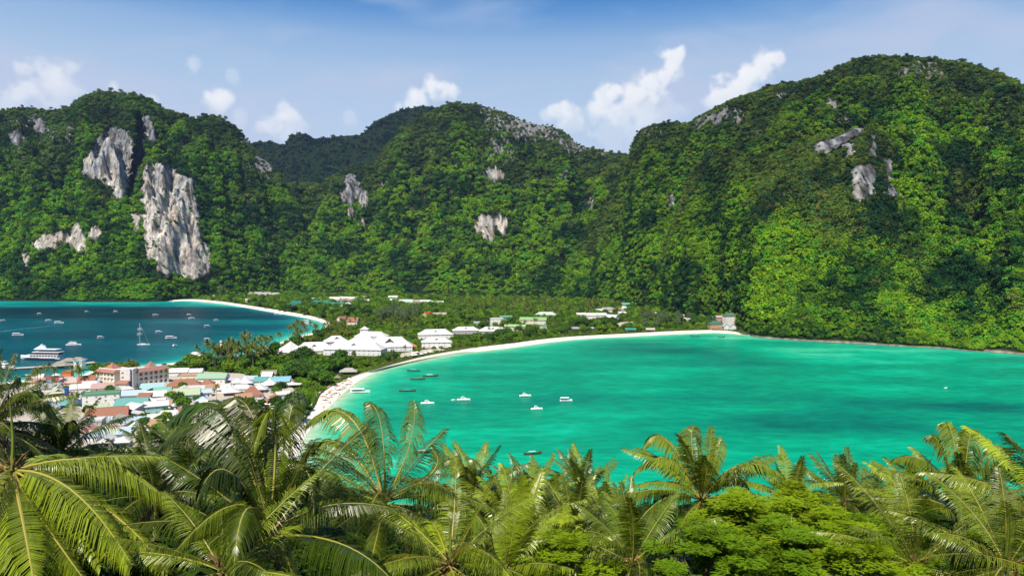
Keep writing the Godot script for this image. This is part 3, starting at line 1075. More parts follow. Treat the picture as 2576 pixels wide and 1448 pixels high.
# ---------------------------------------------------------------- buildings
var win_mesh: ArrayMesh
var door_mesh: ArrayMesh
func make_fittings() -> void:
	var g := Geo.new()
	g.col = Color(0.72, 0.70, 0.66)
	for q in [[0, .58, 1.2, .12], [0, -.58, 1.2, .12], [-.54, 0, .12, 1.04], [.54, 0, .12, 1.04], [0, 0, .06, 1.04]]:
		g.box(Vector3(q[0], q[1], 0.05), Vector3(q[2], q[3], 0.12))
	win_mesh = g.mesh(M.paint)
	g = Geo.new()
	g.col = Color(0.05, 0.06, 0.07)
	g.box(Vector3(0, 0, 0.02), Vector3(1.0, 1.06, 0.06))
	g.add_to(win_mesh, M.glass)
	g = Geo.new()
	g.col = Color(0.16, 0.10, 0.06)
	g.box(Vector3(0, 1.0, 0.03), Vector3(1.0, 2.0, 0.08))
	door_mesh = g.mesh(M.paint)

func roof_geo(kind: String, w: float, d: float, h: float, rh: float, col: Color, over := 0.7) -> Geo:
	var g := Geo.new()
	g.col = col
	var x := w / 2 + over
	var z := d / 2 + over
	var th := 0.28
	var drop := rh * over / maxf(d / 2, 0.5) * 0.6
	var y0 := h - drop
	if kind == "flat":
		g.box(Vector3(0, h + 0.15, 0), Vector3(w + over, 0.36, d + over))
		for q in [[0, d / 2 + over / 2 - 0.12, w + over, 0.2], [0, -d / 2 - over / 2 + 0.12, w + over, 0.2]]:
			g.box(Vector3(q[0], h + 0.62, q[1]), Vector3(q[2], 0.6, q[3]))
		for sx in [-1, 1]:
			g.box(Vector3(sx * (w / 2 + over / 2 - 0.12), h + 0.62, 0), Vector3(0.2, 0.6, d + over - 0.42))
	elif kind == "shed":
		var p := [Vector3(-x, y0, z), Vector3(x, y0, z), Vector3(x, h + rh, -z), Vector3(-x, h + rh, -z)]
		slab(g, p, th)
	elif kind == "gable":
		slab(g, [Vector3(-x, y0, z), Vector3(x, y0, z), Vector3(x, h + rh, 0), Vector3(-x, h + rh, 0)], th)
		slab(g, [Vector3(x, y0, -z), Vector3(-x, y0, -z), Vector3(-x, h + rh, 0), Vector3(x, h + rh, 0)], th)
		g.box(Vector3(0, h + rh + th, 0), Vector3(2 * x, 0.14, 0.5))
	elif kind == "vault":
		var sec := []
		for e in [-x, x]:
			var s := []
			for k in 9:
				var a := PI * k / 8.0
				s.append(Vector3(e, h - 0.1 + sin(a) * rh, cos(a) * z))
			sec.append(s)
		g.loft(sec, true)
	elif kind == "tent":
		var rings := []
		for k in 7:
			var t := k / 6.0
			var s := pow(1.0 - t, 1.9)
			var ring := []
			for j in 16:
				var a := TAU * j / 16.0 + PI / 4
				var sq := 1.0 / maxf(absf(cos(a)), absf(sin(a)))
				var rr := lerpf(1.0, minf(sq, 1.35), s) * s
				ring.append(Vector3(cos(a) * rr * x, h + t * rh, -sin(a) * rr * z))
			rings.append(ring)
		g.loft(rings, true, false)
	else:
		var rl := maxf(0.0, w / 2 - d / 2 * 0.9) if kind == "hip" else 0.02
		var a := Vector3(-x, y0, z)
		var b := Vector3(x, y0, z)
		var c := Vector3(x, y0, -z)
		var e := Vector3(-x, y0, -z)
		var m := Vector3(-rl, h + rh, 0)
		var n := Vector3(rl, h + rh, 0)
		# a slight upward sweep towards the eaves
		var k := 0.55
		var drop2 := Vector3(0, -rh * 0.07, 0)
		var ma := a.lerp(m, k) + drop2
		var nb := b.lerp(n, k) + drop2
		var nc := c.lerp(n, k) + drop2
		var me := e.lerp(m, k) + drop2
		g.quad(a, b, nb, ma)
		g.quad(ma, nb, n, m)
		g.quad(c, e, me, nc)
		g.quad(nc, me, m, n)
		g.quad(b, c, nc, nb)
		g.tri(nb, nc, n)
		g.quad(e, a, ma, me)
		g.tri(me, ma, m)
		var dn := Vector3(0, -0.3, 0)
		for q in [[a, b], [b, c], [c, e], [e, a]]:
			g.quad(q[0] + dn, q[1] + dn, q[1], q[0])
		g.quad(e + dn, c + dn, b + dn, a + dn)
	return g
func slab(g: Geo, p: Array, th: float) -> void:
	var n: Vector3 = (p[1] - p[0]).cross(p[3] - p[0]).normalized() * th
	g.quad(p[0] + n, p[1] + n, p[2] + n, p[3] + n)
	g.quad(p[3], p[2], p[1], p[0])
	for k in 4:
		var j := (k + 1) % 4
		g.quad(p[k], p[j], p[j] + n, p[k] + n)

# yaw turns the front (which faces the viewer at 0)
func house(called: String, label: String, cat: String, at: Vector3, yaw: float, w: float, d: float, h: float, kind: String, rh: float, rcol: Color, wcol: Color, opts := {}) -> Node3D:
	var o := thing(called, label, cat, at, yaw, opts.get("group", ""))
	built.append([Vector2(at.x, at.z), maxf(w, d) * 0.5])
	if not opts.get("open", false):
		var g := Geo.new()
		g.col = wcol
		g.box(Vector3(0, h / 2 - 0.5, 0), Vector3(w, h + 1.0, d))
		if kind == "gable":
			for sx: float in [-1.0, 1.0]:
				var e: float = sx * w / 2
				var a := Vector3(e, h, d / 2)
				var b := Vector3(e, h, -d / 2)
				var t := Vector3(e, h + rh * 0.96, 0)
				var inn := Vector3(-sx * 0.3, 0, 0)
				g.tri(a, b, t)
				g.tri(a + inn, t + inn, b + inn)
		elif kind == "shed":
			g.box(Vector3(0, h + rh * 0.2, -d * 0.3), Vector3(w * 0.98, rh * 0.5, d * 0.38))
		part("wall", g.mesh(M.wall), o)
		var storeys := maxi(1, roundi(h / 3.2))
		var bays := maxi(1, int(w / (4.0 if w < 14 else 5.0)))
		if h >= 2.8 and opts.get("windows", true):
			for s in storeys:
				for k in bays:
					var px := (k + 0.5) / bays * w - w / 2
					if s == 0 and k == bays / 2:
						part("door", door_mesh, o, Vector3(px, 0, d / 2 + 0.02))
					else:
						part("window", win_mesh, o, Vector3(px, 1.7 + s * (h / storeys), d / 2 + 0.02))
				var sb := maxi(1, int(d / 4.0))
				for k in sb:
					for sx: float in [-1.0, 1.0]:
						part("window", win_mesh, o, Vector3(sx * (w / 2 + 0.02), 1.7 + s * (h / storeys), (k + 0.5) / sb * d - d / 2), sx * PI / 2)
	else:
		for sx: float in [-1.0, 1.0]:
			for sz: float in [-1.0, 1.0]:
				var g := Geo.new()
				g.col = Color(0.6, 0.6, 0.58)
				g.tube([Vector3(sx * w * 0.46, -0.5, sz * d * 0.46), Vector3(sx * w * 0.46, h, sz * d * 0.46)], [0.09, 0.09], 6)
				part("post", g.mesh(M.paint), o)
	var r := part("roof", roof_geo(kind, w, d, h, rh, rcol, opts.get("over", 0.7)).mesh(M.roof), o)
	if opts.has("dormer"):
		var dm: float = opts.dormer
		part("dormer", roof_geo("gable", dm * 0.9, dm, h + rh * 0.45, dm * 0.45, rcol, 0.3).mesh(M.roof), r, Vector3(0, 0, d * 0.18), PI / 2)
	return o

func from_crop(c: int, x: float, y: float) -> Vector2:
	if c == 1:
		return Vector2(0.278 * x, 704.3 + 0.278 * y)
	if c == 2:
		return Vector2(603.7 + 0.278 * x, 704.3 + 0.278 * y)
	if c == 3:
		return Vector2(1207.4 + 0.2864 * x, 670.8 + 0.2864 * y)
	if c == 7:
		return Vector2(0.1112 * x, 872.0 + 0.1112 * y)
	if c == 8:
		return Vector2(469.6 + 0.1112 * x, 872.0 + 0.1112 * y)
	return Vector2(x, y)
func spot(c: int, x: float, y: float) -> Vector3:
	var p := from_crop(c, x, y)
	return on_level(p.x, p.y, 2.5)

const WHITE := Color(0.82, 0.81, 0.78)
const CREAM := Color(0.74, 0.68, 0.58)
const PALE := Color(0.74, 0.76, 0.77)
const TERRA := Color(0.40, 0.19, 0.125)
const TAN := Color(0.52, 0.33, 0.20)
const RED := Color(0.32, 0.10, 0.08)
const MINT := Color(0.36, 0.58, 0.40)
const TEAL := Color(0.16, 0.44, 0.40)
const GREEN := Color(0.16, 0.38, 0.22)
const SKYB := Color(0.52, 0.67, 0.76)
const BLUE := Color(0.06, 0.17, 0.50)
const GREY := Color(0.42, 0.42, 0.42)
const PGREEN := Color(0.52, 0.62, 0.42)
const PINK := Color(0.66, 0.52, 0.46)
const ORANGE := Color(0.62, 0.20, 0.06)

func make_town() -> void:
	# crop, x, foot, width, depth, wall height, roof, roof height, roof colour, wall colour, turn, label, options
	var t := [
		[7, 1900, 900, 10, 9, 4, "gable", 3, TERRA, WHITE, 20, "terracotta gabled house at the foot of the hotel's far wing", {}],
		[7, 1030, 850, 11, 8, 3.5, "hip", 2.4, RED, CREAM, 15, "dark red hipped house by the waterfront palms", {}],
		[7, 1250, 855, 8, 7, 3.2, "gable", 2.2, RED, PALE, -20, "small dark red gabled house beside the hipped red one", {}],
		[7, 1490, 700, 6, 5, 4.5, "flat", 0.4, ORANGE, ORANGE, 10, "bright orange box-shaped kiosk near the pier", {"windows": false}],
		[7, 1225, 705, 4.5, 4.5, 2.6, "tent", 2.6, WHITE, WHITE, 30, "white peaked tent beside the orange kiosk", {"open": true}],
		[7, 740, 790, 10, 7, 3.2, "gable", 1.8, WHITE, PALE, 20, "white roofed shed nearest the turquoise water's edge", {}],
		[7, 820, 870, 8, 6, 3, "gable", 1.6, TAN, CREAM, 15, "tan roofed shop in front of the waterfront shed", {}],
		[7, 990, 905, 8, 6, 3, "gable", 1.6, SKYB, PALE, -65, "pale blue-grey gabled house beside the tan roofed shop", {}],
		[7, 1080, 1010, 11, 8, 3.2, "gable", 1.8, GREY, PALE, 18, "grey corrugated shed above the dark waterside trees", {}],
		[7, 1270, 970, 6, 5, 2.8, "shed", 1.2, ORANGE, WHITE, 12, "stall under a striped orange awning", {"open": true}],
		[7, 1550, 900, 15, 10, 3.6, "gable", 2.2, PINK, CREAM, 18, "wide pinkish white roof amid the market lanes", {}],
		[7, 1440, 800, 9, 6, 3, "vault", 1.8, GREY, PALE, 15, "grey barrel-vaulted hall near the orange kiosk", {}],
		[7, 1270, 1050, 7, 6, 3, "gable", 2, PGREEN, PALE, -60, "pale green gabled cottage by the orange awning", {}],
		[7, 1210, 1150, 9, 7, 3.2, "gable", 2.2, PGREEN, GREY, -50, "pale green house with a dark grey gable above the terrace", {}],
		[7, 1760, 1030, 12, 8, 3.4, "gable", 1.8, WHITE, PALE, 24, "white roofed shop row just past the orange parasol", {}],
		[7, 2010, 965, 11, 8, 3.6, "gable", 1.8, PALE, WHITE, 24, "white shop block under the terracotta gabled house", {}],
		[7, 2250, 1020, 13, 7, 3.4, "shed", 1.6, Color(0.62, 0.42, 0.38), WHITE, 26, "shops under a pink and white striped roof below the hotel", {}],
		[7, 1290, 1290, 14, 6, 6.4, "flat", 0.4, CREAM, WHITE, 12, "two-storey cream terrace left of the blue column", {}],
		[7, 1650, 1260, 8, 6, 6.4, "flat", 0.4, CREAM, CREAM, 12, "two-storey cream terrace right of the blue column", {}],
		[7, 1000, 1330, 9, 6, 4, "shed", 1.0, GREY, PALE, 12, "low grey house half hidden by drooping palm fronds", {}],
		[7, 1390, 1385, 5.5, 4, 2.4, "gable", 1.3, Color(0.16, 0.5, 0.52), PALE, 35, "turquoise tarpaulin shelter in front of the cream terrace", {"open": true}],
		[7, 1650, 1350, 8, 5, 2.4, "hip", 1.8, Color(0.08, 0.16, 0.55), PALE, 10, "royal blue tarpaulin roof in front of the blue column", {"open": true}],
		[7, 1070, 1420, 4.5, 4, 2.4, "gable", 1.5, Color(0.08, 0.2, 0.55), PALE, 60, "small blue tarpaulin beside the drooping palm fronds", {"open": true}],
		[1, 885, 1150, 20, 9, 8.6, "flat", 0.5, GREEN, WHITE, 24, "three-storey white guesthouse with a flat green roof", {}],
		[1, 835, 1205, 12, 8, 3.4, "gable", 1.6, PGREEN, GREY, 26, "pale green tin shed below the three-storey guesthouse", {}],
		[1, 930, 1285, 20, 10, 3.8, "gable", 3.2, TERRA, WHITE, 24, "long terracotta house with rooftop water tanks in front", {}],
		[1, 1165, 1180, 17, 9, 4.4, "gable", 2.4, TEAL, WHITE, 14, "teal green roofed house behind the grey gabled one", {}],
		[1, 1170, 1085, 16, 9, 4, "gable", 1.8, SKYB, PALE, 14, "pale blue roof behind the teal green roofed house", {}],
		[1, 1205, 1235, 11, 9, 6, "gable", 1.6, PALE, Color(0.45, 0.45, 0.46), -30, "grey two-storey house with a white roof", {}],
		[1, 1385, 1218, 12, 8, 6.6, "gable", 1.6, PALE, Color(0.30, 0.60, 0.56), 28, "two-storey house with turquoise walls", {}],
		[1, 1390, 1085, 12, 7, 3.4, "gable", 2, WHITE, PALE, 18, "white gabled house between the blue roof and the bright green tree", {}],
		[1, 1460, 1125, 10, 7, 3, "hip", 1.6, GREY, PALE, 18, "light grey hipped roof behind the turquoise walled house", {}],
		[1, 1680, 1090, 13, 9, 5, "gable", 2.6, PGREEN, Color(0.42, 0.55, 0.75), 20, "pale green roofed house with light blue walls", {}],
		[1, 1815, 1115, 7.5, 6, 2.6, "hip", 1.4, SKYB, CREAM, 12, "small light blue hipped roof by the open sandy lot", {"open": true}],
		[1, 1350, 1020, 14, 8, 3.6, "shed", 1.8, Color(0.45, 0.68, 0.70), PALE, 20, "pale cyan sloping roof below the hotel's near wing", {}],
		[1, 1450, 1048, 10, 7, 3.4, "gable", 1.8, Color(0.25, 0.55, 0.42), GREY, 20, "sea-green roof next to the pale cyan one", {}],
		[1, 1640, 985, 21, 9, 3.6, "hip", 2.8, TERRA, CREAM, 22, "long terracotta hipped hall beside the hotel", {}],
		[1, 1855, 965, 9, 7, 3, "hip", 2, TERRA, CREAM, 10, "small terracotta roof at the end of the long hall", {}],
		[1, 1905, 935, 20, 9, 5, "gable", 2.2, MINT, WHITE, 4, "long mint green market hall below the tall palms", {}],
		[1, 1690, 905, 14, 8, 3.6, "flat", 0.4, Color(0.6, 0.42, 0.28), CREAM, 10, "flat peach-coloured roof between the hotel and the mint hall", {}],
		[1, 1600, 860, 14, 8, 3.2, "gable", 1.8, WHITE, PALE, 10, "white roof tucked behind the hotel's far end", {}],
		[1, 1760, 858, 9, 7, 3, "gable", 1.6, PALE, PALE, 12, "white cottage under the first broad green tree", {}],
		[1, 1800, 1005, 17, 8, 3, "vault", 1.4, PALE, WHITE, 12, "long low white vaulted roof in front of the terracotta hall", {}],
		[1, 1960, 1000, 14, 8, 3, "vault", 1.6, WHITE, WHITE, 14, "shorter white vaulted roof beside the peaked pavilions", {}],
		[8, 1280, 890, 8.5, 8.5, 3, "tent", 6, WHITE, WHITE, 20, "tall white peaked pavilion furthest back of four", {"open": true}],
		[8, 1830, 935, 9.5, 9.5, 3, "tent", 6, WHITE, WHITE, 35, "tall white peaked pavilion beside the teal roof", {"open": true}],
		[8, 930, 1110, 10, 10, 3, "tent", 5.6, WHITE, WHITE, 25, "white peaked pavilion nearest the open sandy lot", {"open": true}],
		[8, 1600, 1040, 9, 9, 3, "tent", 5, WHITE, WHITE, 10, "white peaked pavilion behind the terracotta villa", {"open": true}],
		[8, 1110, 900, 7, 7, 4, "pyramid", 3, PALE, PALE, 30, "light grey pyramid-roofed pavilion among the white peaks", {}],
		[8, 1200, 1005, 15, 7, 2.8, "hip", 1.6, PALE, WHITE, 6, "oval-looking white roof in front of the grey pyramid", {}],
		[8, 1430, 1190, 12, 9, 4, "hip", 3.6, TERRA, WHITE, 30, "terracotta villa with a steep roof in front of the white peaks", {}],
		[8, 1230, 1320, 9, 8, 3.4, "gable", 3, TAN, WHITE, 35, "tan tiled house joined to the terracotta villa", {}],
		[8, 1400, 1450, 6, 5, 3.4, "hip", 2, TAN, WHITE, 25, "little tan roofed gatehouse with white walls", {}],
		[8, 1960, 1310, 11, 10, 2.6, "pyramid", 2.2, TERRA, CREAM, 20, "lower round-looking terracotta roof by the feathery dark tree", {"open": true}],
		[8, 1640, 850, 9, 6, 3, "shed", 1.6, TEAL, PALE, 8, "bright teal roof between two white peaks", {}],
		[8, 1950, 850, 6.5, 5, 3, "shed", 1.5, Color(0.22, 0.55, 0.50), PALE, 8, "mint teal lean-to beside the light blue roof", {}],
		[8, 2120, 850, 11, 7, 3, "shed", 1.6, Color(0.30, 0.58, 0.72), PALE, 10, "light blue roof under the dark broad trees", {}],
		[8, 1800, 745, 7, 6, 3.4, "gable", 2, WHITE, WHITE, 5, "white house under a thatched ridge behind the teal roofs", {}],
		[8, 940, 810, 9, 5, 2.8, "vault", 1.2, Color(0.6, 0.62, 0.72), WHITE, 20, "row of white and blue awnings by the mint hall", {"open": true}],
		[8, 1400, 800, 9, 5, 2.8, "shed", 1.2, Color(0.55, 0.64, 0.78), PALE, 8, "white and blue sheet roof behind the furthest white peak", {}],
		[8, 2350, 920, 12, 6, 2.6, "tent", 2.4, WHITE, WHITE, 10, "low white canvas canopy at the edge of the dark trees", {"open": true}],
		[8, 2330, 830, 5, 4, 2.6, "hip", 1.4, Color(0.34, 0.2, 0.16), CREAM, 10, "small brown roof under the dark broad trees", {}],
		[1, 800, 1370, 11, 7, 6, "flat", 0.4, PALE, GREY, 14, "grey concrete shophouse below the terracotta house", {}],
		[1, 990, 1375, 12, 7, 2.8, "vault", 1.6, WHITE, WHITE, -8, "white canvas marquee at the bottom of the village", {"open": true}],
		[1, 1195, 1322, 9, 6, 2.8, "shed", 1.2, SKYB, PALE, 14, "pale blue lean-to among the shrubs above the marquee", {}],
		[1, 1040, 1415, 9, 6, 2.8, "gable", 1.8, TAN, PALE, -12, "brown tiled roof just beyond the marquee", {}],
		[1, 815, 1412, 7, 6, 2.8, "gable", 1.6, TERRA, PALE, 10, "brown roof squeezed beside the grey shophouse", {}],
		[1, 840, 1450, 8, 6, 2.8, "shed", 1.0, SKYB, PALE, 8, "pale cyan sheet roof behind the lowest palms", {}],
		[0, 245, 1150, 8, 7, 3, "tent", 3, WHITE, WHITE, 20, "white canvas roof showing through the palm fronds", {"open": true}],
		[7, 1745, 490, 6.5, 6, 6.5, "flat", 0.4, Color(0.45, 0.62, 0.75), WHITE, 8, "narrow white and blue house by the pier", {}],
		[1, 1745, 735, 12, 8, 7, "hip", 2, WHITE, Color(0.66, 0.72, 0.76), 15, "white villa behind the row of tall palms", {}],
	]
	for q in t:
		house("village_house" if not q[12].get("open", false) else "canopy", q[11], "house" if not q[12].get("open", false) else "canopy", spot(q[0], q[1], q[2]) + Vector3(0, 0, -q[4] / 2.0), deg_to_rad(q[10]), q[3] * 1.1, q[4] * 1.3, q[5] * (0.85 if q[6] != "flat" else 1.0), q[6], q[7] * (1.5 if q[6] in ["gable", "hip", "shed"] else 1.0), q[8], q[9], q[12])
	# the smaller roofs packed between the named ones
	var area := PackedVector2Array()
	for q in [[50, 985], [230, 978], [430, 970], [690, 990], [735, 1012], [630, 1050], [420, 1075], [350, 1125], [235, 1130], [215, 1050], [110, 1030]]:
		var w := on_level(q[0], q[1], 2.5)
		area.append(Vector2(w.x, w.z))
	var small := []
	var tries := 0
	while small.size() < 46 and tries < 4000:
		tries += 1
		var w := on_level(rf(50, 735), rf(978, 1130), 2.5)
		var r := rf(2.6, 4.4)
		if not Geometry2D.is_point_in_polygon(Vector2(w.x, w.z), area):
			continue
		var ok := true
		for q in built:
			if q[0].distance_to(Vector2(w.x, w.z)) < q[1] * 0.82 + r * 0.8:
				ok = false
		if not ok:
			continue
		var rc: Color = [WHITE, PALE, WHITE, GREY, PALE, TERRA, SKYB, PGREEN, TAN, WHITE][rng.randi() % 10]
		small.append(house("village_house", "small low roof packed in the village lanes", "house", w, deg_to_rad(rf(8, 30)) + (PI / 2 if rng.randf() < 0.3 else 0.0), r * 2.0, r * 1.7, rf(2.6, 3.6), ["gable", "gable", "hip", "shed"][rng.randi() % 4], rf(1.4, 2.4), rc, [WHITE, CREAM, PALE, GREY][rng.randi() % 4], {"group": "small roofs packed in the village lanes"}))
	by_place(small, "small low roof packed in the village lanes")
	# the upper tier of the round-looking pavilion
	var tier := spot(8, 1990, 1255)
	house("canopy", "smaller terracotta roof stacked above the round-looking one", "canopy", tier + Vector3(0, 2.6, 0), 0.35, 6, 6, 1.6, "pyramid", 1.8, TERRA, CREAM, {"open": true})
	# roof tanks
	for k in 4:
		var p := spot(1, 945 + k * 26, 1290)
		var o := thing("water_tank", "pale blue water tank in front of the terracotta house, number %s from the shop end" % ["first", "second", "third", "fourth"][k], "water tank", p + Vector3(0, 0, 1.5))
		o.set_meta("label", "%s pale blue water tank in the row below the terracotta roof" % ["first", "second", "third", "fourth"][k])
		var g := Geo.new()
		g.col = Color(0.45, 0.62, 0.75)
		g.tube([Vector3(0, 2.2, 0), Vector3(0, 3.9, 0), Vector3(0, 4.3, 0)], [0.8, 0.8, 0.35], 12)
		part("tank", g.mesh(M.paint), o)
		g = Geo.new()
		g.col = GREY
		g.box(Vector3(0, 1.0, 0), Vector3(1.6, 2.4, 1.6))
		part("stand", g.mesh(M.wall), o)
	var p := spot(7, 1500, 1290)
	var o := thing("column", "tall blue painted column between the two cream terraces", "column", p, 0.2)
	var g := Geo.new()
	g.col = Color(0.03, 0.10, 0.34)
	g.box(Vector3(0, 5.2, 0), Vector3(2.0, 11.0, 1.6))
	part("shaft", g.mesh(M.wall), o)
	g = Geo.new()
	g.col = Color(0.05, 0.16, 0.45)
	g.box(Vector3(0, 10.9, 0), Vector3(2.5, 0.5, 2.1))
	part("cap", g.mesh(M.wall), o)
	parasol(spot(7, 1510, 1010), 4.2, 2.2, Color(0.75, 0.14, 0.01), "big bright orange parasol among the market roofs", "")
	# radio mast and the striped tower
	p = spot(7, 1745, 1290)
	o = thing("radio_mast", "slim lattice radio mast rising from the market roofs", "mast", p)
	for k in 3:
		g = Geo.new()
		g.col = Color(0.12, 0.16, 0.13)
		var a := TAU * k / 3.0
		g.tube([Vector3(cos(a) * 0.35, 0, sin(a) * 0.35), Vector3(cos(a) * 0.2, 19, sin(a) * 0.2)], [0.06, 0.05], 5)
		part("leg", g.mesh(M.paint), o)
	g = Geo.new()
	g.col = Color(0.13, 0.17, 0.14)
	for k in 22:
		var a := TAU * k / 3.0
		g.tube([Vector3(cos(a) * 0.33, k * 0.85, sin(a) * 0.33), Vector3(cos(a + TAU / 3) * 0.33, k * 0.85 + 0.85, sin(a + TAU / 3) * 0.33)], [0.035, 0.035], 4)
	part("lattice", g.mesh(M.paint), o)
	p = spot(1, 2000, 760)
	o = thing("striped_tower", "slim red and white banded tower among the palms", "tower", p)
	for k in 7:
		g = Geo.new()
		g.col = Color(0.5, 0.06, 0.04) if k % 2 else WHITE
		g.tube([Vector3(0, k * 3.0, 0), Vector3(0, k * 3.0 + 3.0, 0)], [1.0 - k * 0.04, 1.0 - k * 0.04 - 0.04], 10)
		part("band", g.mesh(M.paint), o)
	g = Geo.new()
	g.col = PINK
	g.tube([Vector3(0, 21, 0), Vector3(0, 21.5, 0), Vector3(0, 21.6, 0), Vector3(0, 23, 0)], [1.5, 1.5, 0.9, 0.6], 10)
	part("lamp_room", g.mesh(M.paint), o)

func parasol(p: Vector3, w: float, h: float, col: Color, label: String, group: String) -> void:
	var o := thing("parasol", label, "parasol", p, rng.randf() * TAU, group)
	var g := Geo.new()
	g.col = Color(0.5, 0.45, 0.38)
	g.tube([Vector3.ZERO, Vector3(0, h + 0.3, 0)], [0.04, 0.04], 5)
	part("pole", g.mesh(M.paint), o)
	g = Geo.new()
	g.col = col
	var tip := Vector3(0, h + w * 0.22, 0)
	for k in 8:
		var a := TAU * k / 8.0
		var b := TAU * (k + 1) / 8.0
		var pa := Vector3(cos(a) * w / 2, h, -sin(a) * w / 2)
		var pb := Vector3(cos(b) * w / 2, h, -sin(b) * w / 2)
		g.tri(pa, pb, tip)
		g.quad(pa + Vector3(0, -0.18, 0), pb + Vector3(0, -0.18, 0), pb, pa)
	part("canopy", g.mesh(M.paint), o)

# the four-storey hotel: two galleried wings meeting at a white stair tower
func make_hotel() -> void:
	var o := thing("hotel", "cream four-storey hotel with red skirt roofs and galleried wings", "hotel", on_level(318, 978, 2.5))
	var org := o.position
	built.append([Vector2(org.x - 14, org.z - 8), 22.0])
	built.append([Vector2(org.x + 12, org.z - 14), 20.0])
	var cream := Color(0.80, 0.75, 0.65)
	var rd := Color(0.46, 0.22, 0.17)
	var wings := [[on_level(242, 969, 2.5) - org, on_level(287, 974.5, 2.5) - org, 5, "far"], [on_level(334.6, 974, 2.5) - org, on_level(424, 961, 2.5) - org, 7, "near"]]
	for wi in 2:
		var a: Vector3 = wings[wi][0]
		var b: Vector3 = wings[wi][1]
		a.y = 0
		b.y = 0
		var bays: int = wings[wi][2]
		var along := b - a
		var len := along.length()
		var mid := (a + b) / 2
		var yaw := atan2(-along.z, along.x)
		var w := Node3D.new()
		w.name = "wing"
		var front := Vector3(sin(yaw), 0, cos(yaw))
		var g := Geo.new()
		var hh := 11.2
		var deep := 12.0
		# floors, back wall and piers of the open galleries
		g.col = cream
		g.box(Vector3(0, hh / 2 - 0.5, -deep / 2 - 1.0), Vector3(len, hh + 1, deep - 0.0))
		for f in 4:
			g.box(Vector3(0, f * hh / 3.0 + (0.0 if f else 0.15), -0.5), Vector3(len, 0.95, 0.98))
		for k in bays + 1:
			g.box(Vector3(-len / 2 + len * k / bays * 0.985 + 0.3 * (0.5 - float(k) / bays), hh / 2, -0.45), Vector3(1.25, hh - 0.05, 1.1))
		var wall := part("wall", g.mesh(M.wall), o, mid, yaw)
		wall.set_meta("label", ["wing of the hotel with five bays and the palm in front", "wing of the hotel with seven bays"][wi])
		for f in 3:
			for k in bays:
				var x := -len / 2 + len * (k + 0.5) / bays
				var y := f * hh / 3.0 + 0.25
				var win := Geo.new()
				win.col = Color(0.055, 0.06, 0.065)
				win.box(Vector3(0, 1.45, -0.96), Vector3((len / bays - 1.4) * 0.62, 2.3, 0.1))
				var pm := win.mesh(M.glass)
				win = Geo.new()
				win.col = Color(0.35, 0.10, 0.07) if (k + f) % 3 == 0 else cream
				win.box(Vector3(-0.55, 1.35, -0.88), Vector3(0.5, 2.3, 0.08))
				win.add_to(pm, M.paint)
				part("window", pm, wall, Vector3(x, y, 0))
				win = Geo.new()
				win.col = Color(0.62, 0.58, 0.50)
				win.box(Vector3(0, 0.85, -0.12), Vector3(len / bays - 0.9, 0.09, 0.09))
				win.box(Vector3(0, 0.30, -0.12), Vector3(len / bays - 0.9, 0.6, 0.06))
				part("railing", win.mesh(M.paint), wall, Vector3(x, y, 0))
		# skirt roof
		g = Geo.new()
		g.col = rd
		var y0 := hh - 0.1
		var y1 := hh + 2.0
		var p0 := Vector3(-len / 2 - 0.9, y0, 1.1)
		var p1 := Vector3(len / 2 + 0.9, y0, 1.1)
		var p2 := Vector3(len / 2 - 0.3, y1, -1.6)
		var p3 := Vector3(-len / 2 + 0.3, y1, -1.6)
		slab(g, [p0, p1, p2, p3], 0.25)
		slab(g, [p1, p1 + Vector3(0, 0, -deep - 3.6), Vector3(len / 2 - 0.3, y1, -deep - 0.2), p2], 0.25)
		slab(g, [p0 + Vector3(0, 0, -deep - 3.6), p0, p3, Vector3(-len / 2 + 0.3, y1, -deep - 0.2)], 0.25)
		part("skirt_roof", g.mesh(M.roof), o, mid, yaw)
		g = Geo.new()
		g.col = Color(0.72, 0.70, 0.66)
		g.box(Vector3(0, hh + 1.15, -deep / 2 - 1.6), Vector3(len - 1.0, 2.2, deep - 1.6))
		g.box(Vector3(0, hh + 2.4, -1.9), Vector3(len - 0.8, 1.2, 0.3))
		g.box(Vector3(0, hh + 2.4, -deep + 0.1), Vector3(len - 0.8, 1.0, 0.3))
		part("flat_roof", g.mesh(M.wall), o, mid, yaw)
		g = roof_geo("pyramid", [9.0, 6.5][wi], [8.0, 6.5][wi], hh + 2.6, [4.4, 4.4][wi], rd)
		part("pyramid_roof", g.mesh(M.roof), o, mid - front * 7.0 + along.normalized() * [-1.0, 3.5][wi], yaw)
		w.free()
	# stair tower and its dark grille
	var g := Geo.new()
	g.col = Color(0.74, 0.72, 0.68)
	g.box(Vector3(-1.6, 7.0, -6.5), Vector3(9.5, 16.0, 9.0), 0.1)
	part("stair_tower", g.mesh(M.wall), o)
	g = Geo.new()
	g.col = Color(0.05, 0.05, 0.10)
	for k in 9:
		g.box(Vector3(2.3, 1.2 + k * 1.65, -1.7), Vector3(1.1, 1.25, 0.3), 0.1)
	part("window_strip", g.mesh(M.glass), o)
	for k in 3:
		g = Geo.new()
		g.col = Color(0.08, 0.05, 0.05)
		g.box(Vector3.ZERO, Vector3(1.5, 1.0, 0.12), 0.1)
		part("window", g.mesh(M.glass), o, Vector3(-4.0, 5.2 + k * 3.4, -1.75))
	g = Geo.new()
	g.col = Color(0.74, 0.72, 0.68)
	g.box(Vector3(-2.4, 2.0, 1.6), Vector3(7.5, 5.0, 6.0), 0.1)
	var ann := part("annex", g.mesh(M.wall), o)
	g = roof_geo("shed", 7.5, 6.0, 4.6, 1.6, rd)
	part("roof", g.mesh(M.roof), ann, Vector3(-2.4, 0, 1.6), 0.1)

